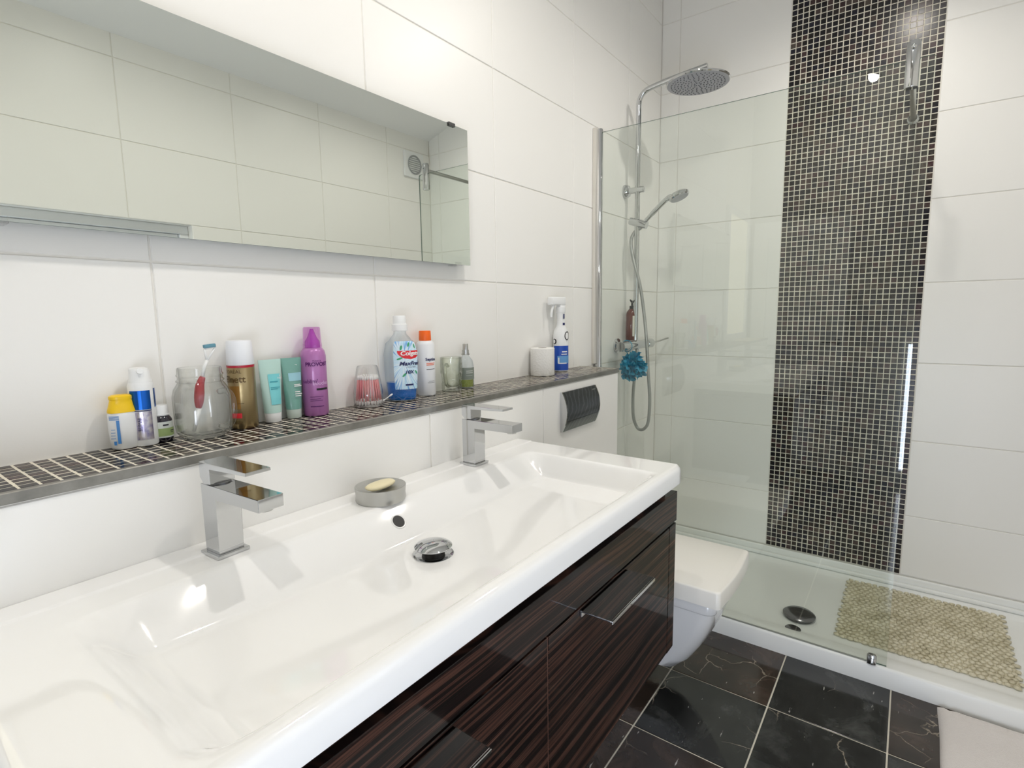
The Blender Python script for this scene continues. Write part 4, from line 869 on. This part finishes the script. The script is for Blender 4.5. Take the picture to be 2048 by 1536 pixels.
# 7, 8 cosmetic tubes standing on their caps
def tube_thing(name, label, x, y, rz, w_, h_, m_body, m_cap, m_lab, capm=None):
    t = thing(name, label, 'tube', (x, y, ZS), (0, 0, rz))
    obj('cap', loft(B(), [(0, w_ * 0.66, w_ * 0.60), (0.0015, w_ * 0.70, w_ * 0.64), (0.0165, w_ * 0.74, w_ * 0.66), (0.018, w_ * 0.72, w_ * 0.64)], 32), m_cap, t, True, auto=40)
    obj('tube_body', loft(B(), [(0.018, w_ * 0.76, w_ * 0.66, 2), (0.045, w_ * 0.84, w_ * 0.56, 2), (0.085, w_ * 0.96, w_ * 0.26, 2), (h_ - 0.006, w_ * 1.02, 0.0016, 3), (h_, w_ * 1.02, 0.0012, 4)], 36), m_body, t, True, auto=50)
    return t
def tube_ab(w_):
    def f(z):
        tab = [(0.018, 0.76, 0.66), (0.045, 0.84, 0.56), (0.085, 0.96, 0.26), (0.12, 1.02, 0.08)]
        for (z0, a0, b0), (z1, a1, b1) in zip(tab, tab[1:]):
            if z <= z1: k = max(0, (z - z0) / (z1 - z0)); return w_ * (a0 + (a1 - a0) * k), w_ * (b0 + (b1 - b0) * k)
        return w_ * 1.02, w_ * 0.08
    return f
M_mint = mat('mint_plastic', (0.48, 0.68, 0.62), 0.35); M_aqua = mat('aqua_print', (0.20, 0.62, 0.66), 0.4)
t = tube_thing('cream_tube', 'mint squeeze tube with an aqua panel standing on its white cap', 0.5392, -0.0250, radians(-8), 0.0208, 0.1195, M_mint, M_white_plastic, M_aqua)
bm = B(); patch(bm, 0, 0, 0.034, 0.092, -0.35, 0.85, 0.0009, 12, 14, fz=tube_ab(0.0208)); obj('printed_panel', bm, M_aqua, t)
def flat_text(parent, body, size, x, z, y, m, align='LEFT', bold=0.0, lean=0.0):
    bm = text_bm(body, size, align, 0, bold)
    for v_ in bm.verts: v_.co = Vector((x + v_.co.x, y + (v_.co.y + z - 0.06) * lean, z + v_.co.y))
    return obj('lettering', bm, m, parent)
flat_text(t, 'HYDRA', 0.0062, -0.0045, 0.0885, -0.0071, ink_white, lean=0.10); flat_text(t, 'ESSENTIEL', 0.0052, -0.0045, 0.0835, -0.0080, ink_white, lean=0.10)
rr2 = [(-0.0045, 0.010, 0.0765, 0.0785), (-0.0045, 0.013, 0.0660, 0.0672), (-0.0045, 0.008, 0.063, 0.0642)]
for x0, x1, z0, z1 in rr2: obj('printed_line', box(B(), x0, x1, -0.0108 + (z0 - 0.06) * 0.17, -0.0103 + (z0 - 0.06) * 0.17, z0, z1), ink_teal, t)
M_green2 = mat('green_translucent', (0.16, 0.36, 0.30), 0.25, coat=0.4); M_clearcap = mat('pale_translucent', (0.52, 0.60, 0.55), 0.3)
t = tube_thing('gel_tube', 'dark mint tube half hidden between the mint tube and purple can', 0.5845, -0.0225, radians(-12), 0.0195, 0.1195, M_green2, M_clearcap, M_aqua)
bm = B(); patch(bm, 0, 0, 0.074, 0.090, -0.45, 1.0, 0.0009, 12, 6, fz=tube_ab(0.0195)); obj('pale_panel', bm, mat('pale_blue_print', (0.32, 0.58, 0.66), 0.4), t)
for i, (z0, l_) in enumerate(((0.066, 0.012), (0.063, 0.014), (0.052, 0.010), (0.048, 0.013), (0.044, 0.011), (0.104, 0.010))): obj('printed_line', box(B(), 0.0, l_, -0.0128 + (z0 - 0.05) * 0.19, -0.0122 + (z0 - 0.05) * 0.19, z0, z0 + 0.0016), ink_white, t)
# 9 purple mousse can
M_purple = mat('purple_can', (0.44, 0.17, 0.43), 0.3, metal=0.15, coat=0.4); M_purple2 = mat('purple_cap', (0.48, 0.09, 0.50), 0.25, coat=0.5, sss=0.0)
t = thing('mousse_can', 'tall purple aerosol can with a clear purple cap', 'aerosol can', (0.6301, -0.0288, ZS), (0, 0, -0.42))
obj('can_body', loft(B(), [(0, 0.0230, 0.0230), (0.003, 0.0247, 0.0247), (0.120, 0.0247, 0.0247), (0.130, 0.0228, 0.0228), (0.136, 0.0185, 0.0185), (0.137, 0.0165, 0.0165)], 44), M_purple, t, True, auto=40)
M_pcap = thin_glass('purple_clear_cap', (0.86, 0.62, 0.86), 0.06)
obj('cap', loft(B(), [(0.137, 0.0185, 0.0185), (0.144, 0.0185, 0.0185), (0.146, 0.0178, 0.0178), (0.1765, 0.0165, 0.0165), (0.1785, 0.0150, 0.0150)], 36, cap0=False), M_pcap, t, True, auto=40)
obj('nozzle', loft(B(), [(0.137, 0.0150, 0.0150), (0.150, 0.0140, 0.0140), (0.158, 0.0090, 0.0090), (0.1745, 0.0030, 0.0030)], 28), M_purple2, t, True, auto=40)
letter(t, 'FRANCK', 0.0045, 0.0247, 0.0247, 0.1115, ink_plum, 0.10); letter(t, 'PROVOST', 0.0105, 0.0247, 0.0247, 0.1045, ink_plum, 0.12, bold=0.00035)
letter(t, "sublim'", 0.0110, 0.0247, 0.0247, 0.0705, ink_plum, -0.52, bold=0.0001, align='CENTER'); letter(t, 'boucles', 0.0105, 0.0247, 0.0247, 0.0665, mat('lilac_ink', (0.70, 0.45, 0.72), 0.4), 0.34, bold=0.0001)
rects(t, [(-0.001, 0.024, 0.0525, 0.0565)], 0.0247, 0.0247, ink_black, 'printed_bar'); rects(t, [(-0.014, 0.012, 0.0390, 0.0399), (-0.014, 0.006, 0.0345, 0.0354), (-0.014, 0.010, 0.0310, 0.0319), (-0.014, 0.012, 0.019, 0.0205)], 0.0247, 0.0247, ink_plum)
# 10 cotton swab cup + swabs
t = thing('swab_cup', 'tapered clear plastic cup full of pink-stemmed cotton swabs', 'cup', (0.7571, -0.0365, ZS))
obj('cup_shell', loft(B(), [(0, 0.0300, 0.0300), (0.002, 0.0322, 0.0322), (0.030, 0.0320, 0.0320), (0.065, 0.0272, 0.0272), (0.085, 0.0235, 0.0235), (0.0895, 0.0215, 0.0215), (0.0898, 0.0205, 0.0205), (0.0880, 0.0220, 0.0220), (0.083, 0.0230, 0.0230), (0.064, 0.0262, 0.0262), (0.030, 0.0312, 0.0312), (0.003, 0.0312, 0.0312), (0.0015, 0.0290, 0.0290)], 40), M_clear, t, True, auto=60)
M_cotton = mat('cotton_white', (0.85, 0.85, 0.84), 0.9); M_pink = mat('pink_stem', (0.84, 0.30, 0.32), 0.4)
def swab_mesh(ln, m2):
    bm = B(); lathe(bm, [(0, -ln / 2 + 0.004), (0.0010, -ln / 2 + 0.004), (0.0010, ln / 2 - 0.004), (0, ln / 2 - 0.004)], 8, 0)
    for s_ in (-1, 1):
        c_ = s_ * (ln / 2 - 0.0055); lathe(bm, [(0, c_ - 0.0055), (0.0018, c_ - 0.0035), (0.0023, c_), (0.0018, c_ + 0.0038), (0, c_ + 0.0052)], 8, 1)
    me = bpy.data.meshes.new('cotton_swab'); bm.to_mesh(me); bm.free(); me.materials.append(m2); me.materials.append(M_cotton)
    for p in me.polygons: p.use_smooth = True
    return me
swm = swab_mesh(0.066, M_pink); k = 0
rings_ = [(0.0258, 25), (0.0190, 10)]
for rr_, cnt in rings_:
    for i in range(cnt):
        a = 2 * pi * i / cnt + rr_ * 40; lean = 0.115 if rr_ > 0.02 else 0.08
        o = bpy.data.objects.new('cotton_swab', swm); C.objects.link(o)
        o.location = (0.7571 + (rr_ - 0.0012) * cos(a), -0.0365 + (rr_ - 0.0012) * sin(a), ZS + 0.0362 + random.uniform(-0.0005, 0.0005))
        o.rotation_euler = (lean * sin(a), -lean * cos(a), 0)
        tag(o, 'pink-stemmed white-tipped cotton swab packed in the clear cup', 'cotton swab', 'cotton swabs packed in the clear cup')
o = bpy.data.objects.new('cotton_swab', swab_mesh(0.034, M_white_plastic)); C.objects.link(o); o.location = (0.7935, -0.0555, ZS + 0.0140); o.rotation_euler = (0, radians(62), radians(-12))
tag(o, 'white cotton swab leaning outside, between the swab cup and mouthwash', 'cotton swab')
# 11 mouthwash
t = thing('mouthwash_bottle', 'clear mouthwash bottle with white cap and a little blue liquid', 'bottle', (0.8530, -0.0400, ZS), (0, 0, -0.76))
def mw(z):
    tab = [(0.0, 0.026, 0.018), (0.004, 0.0300, 0.0220), (0.030, 0.0318, 0.0235), (0.070, 0.0340, 0.0245), (0.110, 0.0345, 0.0245), (0.135, 0.0300, 0.0225), (0.148, 0.0220, 0.0190), (0.156, 0.0150, 0.0150), (0.163, 0.0140, 0.0140)]
    for (z0, a0, b0), (z1, a1, b1) in zip(tab, tab[1:]):
        if z <= z1: q = max(0, (z - z0) / (z1 - z0)); return (a0 + (a1 - a0) * q) * (1.14 if z < 0.14 else 1.0), b0 + (b1 - b0) * q
    return 0.014, 0.014
zs_ = [0, 0.004, 0.015, 0.030, 0.05, 0.070, 0.09, 0.110, 0.123, 0.135, 0.142, 0.148, 0.156, 0.163]
obj('bottle_body', loft(B(), [(z, *mw(z), 2.0) for z in zs_], 44), M_pet, t, True, auto=60)
M_bluefl = mat('blue_liquid', (0.01, 0.16, 0.55), 0.08, coat=0.6)
obj('liquid', loft(B(), [(z, mw(z)[0] - 0.0022, mw(z)[1] - 0.0022, 2.0) for z in (0.002, 0.006, 0.015, 0.030, 0.044)], 40), M_bluefl, t, True, auto=40)
obj('cap', loft(B(), [(0.1632, 0.0175, 0.0175), (0.1642, 0.0183, 0.0183), (0.178, 0.0180, 0.0180), (0.180, 0.0150, 0.0150), (0.1965, 0.0146, 0.0146), (0.1985, 0.0132, 0.0132)], 36), M_white_plastic, t, True, auto=35)
M_burst = mat('burst_label', (0.6, 0.8, 0.95), 0.35)
tc = N(M_burst, 'ShaderNodeTexCoord'); sp = N(M_burst, 'ShaderNodeSeparateXYZ'); L(M_burst, tc.outputs['Object'], sp.inputs[0])
sx_ = N(M_burst, 'ShaderNodeMath', operation='SUBTRACT'); sx_.inputs[1].default_value = 0.008; L(M_burst, sp.outputs[0], sx_.inputs[0])
sz_ = N(M_burst, 'ShaderNodeMath', operation='SUBTRACT'); sz_.inputs[1].default_value = 0.088; L(M_burst, sp.outputs[2], sz_.inputs[0])
at = N(M_burst, 'ShaderNodeMath', operation='ARCTAN2'); L(M_burst, sx_.outputs[0], at.inputs[0]); L(M_burst, sz_.outputs[0], at.inputs[1])
hy = N(M_burst, 'ShaderNodeMath', operation='MULTIPLY'); L(M_burst, sx_.outputs[0], hy.inputs[0]); L(M_burst, sx_.outputs[0], hy.inputs[1])
hy2 = N(M_burst, 'ShaderNodeMath', operation='MULTIPLY_ADD'); L(M_burst, sz_.outputs[0], hy2.inputs[0]); L(M_burst, sz_.outputs[0], hy2.inputs[1]); L(M_burst, hy.outputs[0], hy2.inputs[2])
sq = N(M_burst, 'ShaderNodeMath', operation='SQRT'); L(M_burst, hy2.outputs[0], sq.inputs[0])
nb = N(M_burst, 'ShaderNodeTexNoise'); nb.noise_dimensions = '1D'; nb.inputs['Scale'].default_value = 5.0; nb.inputs['Detail'].default_value = 4; L(M_burst, at.outputs[0], nb.inputs['W'])
mxr = N(M_burst, 'ShaderNodeMath', operation='MULTIPLY_ADD'); mxr.inputs[1].default_value = 5.0; L(M_burst, sq.outputs[0], mxr.inputs[0]); L(M_burst, nb.outputs[0], mxr.inputs[2])
r = ramp(M_burst, mxr.outputs[0], [(0.45, (0.80, 0.88, 0.92)), (0.62, (0.50, 0.72, 0.88)), (0.72, (0.75, 0.86, 0.92)), (0.80, (0.12, 0.36, 0.72)), (0.90, (0.55, 0.76, 0.88))]); L(M_burst, r.outputs[0], bsdf(M_burst).inputs['Base Color'])
bm = B(); patch(bm, 0, 0, 0.028, 0.140, -0.42, 1.30, 0.0006, 18, 24, fz=mw); obj('printed_label', bm, M_burst, t)
M_leaf = mat('mint_leaf_print', (0.05, 0.35, 0.16), 0.4)
def disc_on(parent, name, ph, z, ra, rb, m, ang=0.0, out=0.0012, half=False, K=0.030, AB=None):
    bm = B(); ny = 8; nx = 10; g = []
    for j in range(ny + 1):
        v_ = -1 + (1 if half else 2) * j / ny; w_ = sqrt(max(0.0, 1 - v_ * v_)) + 1e-4
        g.append([bm.verts.new(((-1 + 2 * i / nx) * w_ * ra * cos(ang) - v_ * rb * sin(ang), (-1 + 2 * i / nx) * w_ * ra * sin(ang) + v_ * rb * cos(ang), 0)) for i in range(nx + 1)])
    for j in range(ny):
        for i in range(nx): bm.faces.new((g[j][i], g[j][i + 1], g[j + 1][i + 1], g[j + 1][i]))
    for q in bm.verts:
        zz = z + q.co.y; a_, b_ = AB or mw(zz); p_ = ph + q.co.x / K; q.co = Vector(((a_ + out) * sin(p_), -(b_ + out) * cos(p_), zz))
    return obj(name, bm, m, parent)
for ph, z, an in ((0.05, 0.125, 1.4), (0.55, 0.132, 1.2), (1.02, 0.128, 1.7), (0.2, 0.062, 0.9), (1.05, 0.067, 2.2), (-0.05, 0.100, 0.4)): disc_on(t, 'leaf_print', ph, z, 0.0055, 0.0022, M_leaf, an)
disc_on(t, 'red_badge', 0.62, 0.1180, 0.0245, 0.0200, ink_red, 0, 0.0010, half=True)
def mw_text(body, size, ph, z, m, shear=0.0, bold=0.0, out=0.0016):
    bm = text_bm(body, size, 'CENTER', shear, bold)
    for v_ in bm.verts:
        zz = z + v_.co.y; a_, b_ = mw(zz); p_ = ph + v_.co.x / 0.0325; v_.co = Vector(((a_ + out) * sin(p_), -(b_ + out) * cos(p_), zz))
    obj('lettering', bm, m, t)
mw_text('Colgate', 0.0135, 0.64, 0.1115, ink_white, 0.15, 0.0004); mw_text('MaxFresh', 0.0125, 0.66, 0.0880, ink_navy, 0.3, 0.0004); mw_text('10X', 0.0105, 0.50, 0.0680, ink_navy, 0.2, 0.0004)
mw_text('COOL MINT', 0.0040, 0.66, 0.0795, ink_navy)
bm = B(); patch(bm, 0, 0, 0.0365, 0.0405, 0.25, 0.80, 0.0013, 8, 1, fz=mw); obj('printed_bar', bm, ink_navy, t)
# 12 orange capped bottle
M_white2 = mat('white_bottle_plastic', (0.80, 0.81, 0.83), 0.3)
t = thing('antiseptic_bottle', 'slim white bottle with an orange cap beside the mouthwash', 'bottle', (0.9440, -0.0290, ZS), (0, 0, -0.58))
obj('bottle_body', loft(B(), [(0, 0.0215, 0.0215), (0.003, 0.0230, 0.0230), (0.126, 0.0228, 0.0228), (0.132, 0.0205, 0.0205), (0.136, 0.0158, 0.0158)], 40), M_white2, t, True, auto=40)
obj('cap', loft(B(), [(0.1362, 0.0145, 0.0145), (0.1375, 0.0152, 0.0152), (0.1585, 0.0146, 0.0146), (0.1605, 0.0138, 0.0138)], 32), mat('orange_plastic', (0.90, 0.14, 0.01), 0.35), t, True, auto=35)
letter(t, 'Septine', 0.0100, 0.023, 0.023, 0.0905, ink_navy, 0.42, bold=0.0003)
rects(t, [(-0.003, 0.021, 0.0800, 0.0816), (-0.003, 0.019, 0.0760, 0.0776)], 0.023, 0.023, ink_orange); rects(t, [(-0.003, 0.020, 0.0655, 0.0667), (0.002, 0.018, 0.036, 0.0367), (-0.001, 0.018, 0.0325, 0.0332)], 0.023, 0.023, ink_black, out=0.0008)
# 13 dimpled glass mug
t = thing('dimpled_glass_mug', 'small clear dimpled glass tankard with a handle on its left', 'mug', (1.0290, -0.0355, ZS))
bm = B(); seg = 48; rings = []
def mug_r(z, a):
    base = 0.0255 + 0.0035 * min(1, z / 0.05); d_ = 0.0
    for row, (zc, ph) in enumerate(((0.060, 0.0), (0.034, 0.5), (0.012, 0.0))):
        u_ = ((a / (2 * pi) * 8 + ph) % 1 - 0.5) * 2; w_ = (z - zc) / 0.0135
        q = 1 - (u_ * u_ + w_ * w_) * 0.9
        if q > 0: d_ = max(d_, q)
    return base - 0.0042 * d_
zz_ = [0.0005 + 0.0885 * i / 40 for i in range(41)]
for z in zz_: rings.append([bm.verts.new((mug_r(z, 2 * pi * i / seg) * cos(2 * pi * i / seg), mug_r(z, 2 * pi * i / seg) * sin(2 * pi * i / seg), z)) for i in range(seg)])
for r_, z in ((0.0265, 0.0888), (0.0255, 0.080), (0.0235, 0.050), (0.0205, 0.016), (0.014, 0.012)): rings.append([bm.verts.new((r_ * cos(2 * pi * i / seg), r_ * sin(2 * pi * i / seg), z)) for i in range(seg)])
for p_, q_ in zip(rings, rings[1:]):
    for i in range(seg): bm.faces.new((p_[i], p_[(i + 1) % seg], q_[(i + 1) % seg], q_[i]))
bm.faces.new(list(reversed(rings[0]))); bm.faces.new(rings[-1]); obj('mug_glass', bm, M_mug, t, True)
an = radians(205); ux, uy = cos(an), sin(an)
obj('handle', tube(B(), smooth_path([(0.027 * ux, 0.027 * uy, 0.068), (0.040 * ux, 0.040 * uy, 0.073), (0.050 * ux, 0.050 * uy, 0.064), (0.050 * ux, 0.050 * uy, 0.042), (0.041 * ux, 0.041 * uy, 0.022), (0.027 * ux, 0.027 * uy, 0.015)], 5), 0.0042, 12), M_mug, t, True)
# 14 perfume bottle
t = thing('perfume_bottle', 'rounded clear perfume bottle with silver spray top behind the glass mug', 'bottle', (1.0985, -0.0250, ZS), (0, 0, -0.55))
obj('bottle_body', loft(B(), [(0, 0.019, 0.019), (0.003, 0.0215, 0.0215), (0.060, 0.0215, 0.0215), (0.075, 0.0185, 0.0185), (0.086, 0.0100, 0.0100), (0.090, 0.0085, 0.0085)], 36), M_pet, t, True, auto=50)
obj('perfume', loft(B(), [(0.003, 0.0192, 0.0192), (0.005, 0.0198, 0.0198), (0.023, 0.0198, 0.0198)], 32), mat('olive_liquid', (0.36, 0.40, 0.10), 0.1), t, True, auto=40)
obj('spray_top', loft(B(), [(0.090, 0.0112, 0.0112), (0.0925, 0.0115, 0.0115), (0.0930, 0.0095, 0.0095), (0.103, 0.0092, 0.0092), (0.1035, 0.0078, 0.0078), (0.1185, 0.0074, 0.0074), (0.1200, 0.0066, 0.0066)], 28), M_steel, t, True, auto=35)
bm = B(); patch(bm, 0.0215, 0.0215, 0.024, 0.056, -1.1, 1.3, 0.0006, 22); obj('paper_label', bm, mat('grey_label', (0.20, 0.23, 0.20), 0.5), t)
rects(t, [(-0.006, 0.014, 0.046, 0.048), (-0.006, 0.014, 0.041, 0.043), (-0.006, 0.012, 0.034, 0.035)], 0.0215, 0.0215, mat('pale_ink', (0.5, 0.52, 0.48), 0.5), out=0.0010)
# 15 toilet roll
M_paper = mat('toilet_paper', (0.84, 0.83, 0.80), 0.95)
vo = N(M_paper, 'ShaderNodeTexVoronoi'); vo.inputs['Scale'].default_value = 190; tc = N(M_paper, 'ShaderNodeTexCoord'); L(M_paper, tc.outputs['Object'], vo.inputs['Vector']); bump(M_paper, vo.outputs['Distance'], 0.5, 0.0015)
t = thing('toilet_roll', 'white quilted toilet roll standing at the right end of the shelf', 'toilet roll', (1.4527, -0.0430, ZS))
obj('paper', lathe(B(), [(0.0145, 0.0885), (0.0375, 0.0885), (0.0390, 0.0870), (0.0390, 0.0015), (0.0380, 0.0), (0.0145, 0.0), (0.0145, 0.0885)], 48, close=False), M_paper, t, True, auto=40)
obj('core', lathe(B(), [(0.0140, 0.001), (0.0144, 0.001), (0.0144, 0.0882), (0.0140, 0.0882), (0.0140, 0.001)], 32, close=False), mat('cardboard', (0.30, 0.26, 0.21), 0.9), t, True, auto=40)
# 16 trigger spray
t = thing('spray_cleaner', 'white trigger spray bottle with blue label behind the toilet roll', 'spray bottle', (1.5880, -0.0300, ZS), (0, 0, -0.85))
sb_ = [(0, 0.0235, 0.0205), (0.003, 0.0262, 0.0225), (0.105, 0.0262, 0.0225), (0.125, 0.0268, 0.0225), (0.140, 0.0240, 0.0205), (0.152, 0.0165, 0.0160, 2), (0.162, 0.0140, 0.0140, 2), (0.185, 0.0135, 0.0135, 2), (0.200, 0.0150, 0.0150, 2)]
obj('bottle_body', loft(B(), sb_, 40), M_white_plastic, t, True, auto=50)
obj('collar', loft(B(), [(0.200, 0.0160, 0.0160), (0.202, 0.0168, 0.0168), (0.219, 0.0160, 0.0160), (0.221, 0.0140, 0.0140)], 32), M_white_plastic, t, True, auto=40)
bm = B(); box(bm, -0.058, 0.016, -0.0115, 0.0115, 0.226, 0.2535, 0.004, 3); box(bm, -0.013, 0.014, -0.010, 0.010, 0.2185, 0.230, 0.003, 2)
xf(bm, Matrix.Rotation(0.85 - 0.14, 4, 'Z')); obj('trigger_head', bm, M_white_plastic, t, True, auto=40)
bm = B(); tube(bm, smooth_path([(-0.036, 0.004, 0.228), (-0.046, 0.005, 0.214), (-0.050, 0.006, 0.198), (-0.049, 0.006, 0.186)], 4), 0.0045, 10); xf(bm, Matrix.Rotation(0.85, 4, 'Z')); obj('trigger', bm, M_white_plastic, t, True)
M_lblue = mat('blue_label', (0.01, 0.07, 0.42), 0.35)
bm = B(); patch(bm, 0.0262, 0.0225, 0.004, 0.088, -1.2, 1.2, 0.0006, 24, 2); obj('blue_label', bm, M_lblue, t)
bm = B(); patch(bm, 0.0262, 0.0225, 0.028, 0.054, -0.6, 1.2, 0.0010, 20); obj('light_band', bm, mat('mid_blue_label', (0.12, 0.32, 0.62), 0.4), t)
rects(t, [(0.0, 0.018, 0.066, 0.070), (-0.002, 0.018, 0.058, 0.061), (-0.012, -0.008, 0.030, 0.048), (-0.012, 0.016, 0.027, 0.030)], 0.0262, 0.0225, ink_white, out=0.0014)
disc_on(t, 'round_emblem', 0.75, 0.122, 0.010, 0.016, ink_black, 0, 0.0010, AB=(0.0268, 0.0225), K=0.025); disc_on(t, 'round_emblem', -1.05, 0.103, 0.0085, 0.010, ink_black, 0, 0.0012, AB=(0.0262, 0.0225), K=0.025)
disc_on(t, 'round_emblem', 0.70, 0.122, 0.0065, 0.012, ink_white, 0, 0.0018, AB=(0.0268, 0.0225), K=0.025); disc_on(t, 'round_emblem', -1.10, 0.103, 0.0055, 0.007, ink_white, 0, 0.0020, AB=(0.0262, 0.0225), K=0.025)
rects(t, [(0.006, 0.011, 0.180, 0.196), (0.004, 0.013, 0.158, 0.166)], 0.0140, 0.0140, ink_navy, out=0.0018)

# ------------------------------------------------------------------ exhaust fan on the opposite wall
fan = thing('extractor_fan', 'square white extractor fan with round grille, seen in the mirror', 'fan', (2.385, YO + 0.0002, 0.905), (0, 0, pi))
obj('fan_cover', box(B(), -0.078, 0.078, -0.014, 0, -0.075, 0.075, 0.004, 2), M_white_plastic, fan)
bm = B(); lathe(bm, [(0.052, 0.0), (0.056, 0.004), (0.050, 0.006), (0.046, 0.001)], 36, close=False); xf(bm, Matrix.Rotation(pi / 2, 4, 'X')); xf(bm, Matrix.Translation((0, -0.0142, 0))); obj('fan_ring', bm, M_rubber, fan, True)
for i in range(7):
    z = -0.036 + 0.012 * i; hw = sqrt(max(0, 0.047 ** 2 - z * z)); bm = B(); box(bm, -hw, hw, -0.0175, -0.0145, z - 0.003, z + 0.002); obj('slat', bm, M_rubber, fan)

# ------------------------------------------------------------------ bath mat on the floor
M_terry = mat('white_terry', (0.80, 0.755, 0.73), 0.95)
n = noise_n(M_terry, 420, 2); bump(M_terry, n.outputs[0], 0.8, 0.003)
bm = B(); XM0, XM1, YM0, YM1 = 1.33, 1.868, -1.56, -1.132
gx_ = [XM0 + (XM1 - XM0) * i / 40 for i in range(41)]; gy_ = [YM0 + (YM1 - YM0) * i / 32 for i in range(33)]
def mat_f(x, y):
    e = min(x - XM0, XM1 - x, YM1 - y, 0.010) / 0.010
    z = ZF + 0.003 + 0.012 * sqrt(max(0.0, e)) + 0.0022 * noise.noise(Vector((x * 14, y * 14, 0)))
    return z - (0.004 if abs(YM1 - 0.030 - y) < 0.006 or abs(XM1 - 0.030 - x) < 0.006 else 0)
heightfield(bm, gx_, gy_, mat_f, ZF + 0.0004, mapf=lambda x, y: (x, y + 0.004 * noise.noise(Vector((x * 6, 3, 0)))))
tag(obj('bath_mat', bm, M_terry, None, True, auto=60), 'off-white terry bath mat on the floor against the shower tray', 'bath mat')

# ------------------------------------------------------------------ scale everything to metres
for o in list(sc.objects):
    if o.parent is None and o.type not in ('CAMERA', 'LIGHT'):
        o.location = o.location * S; o.scale = o.scale * S
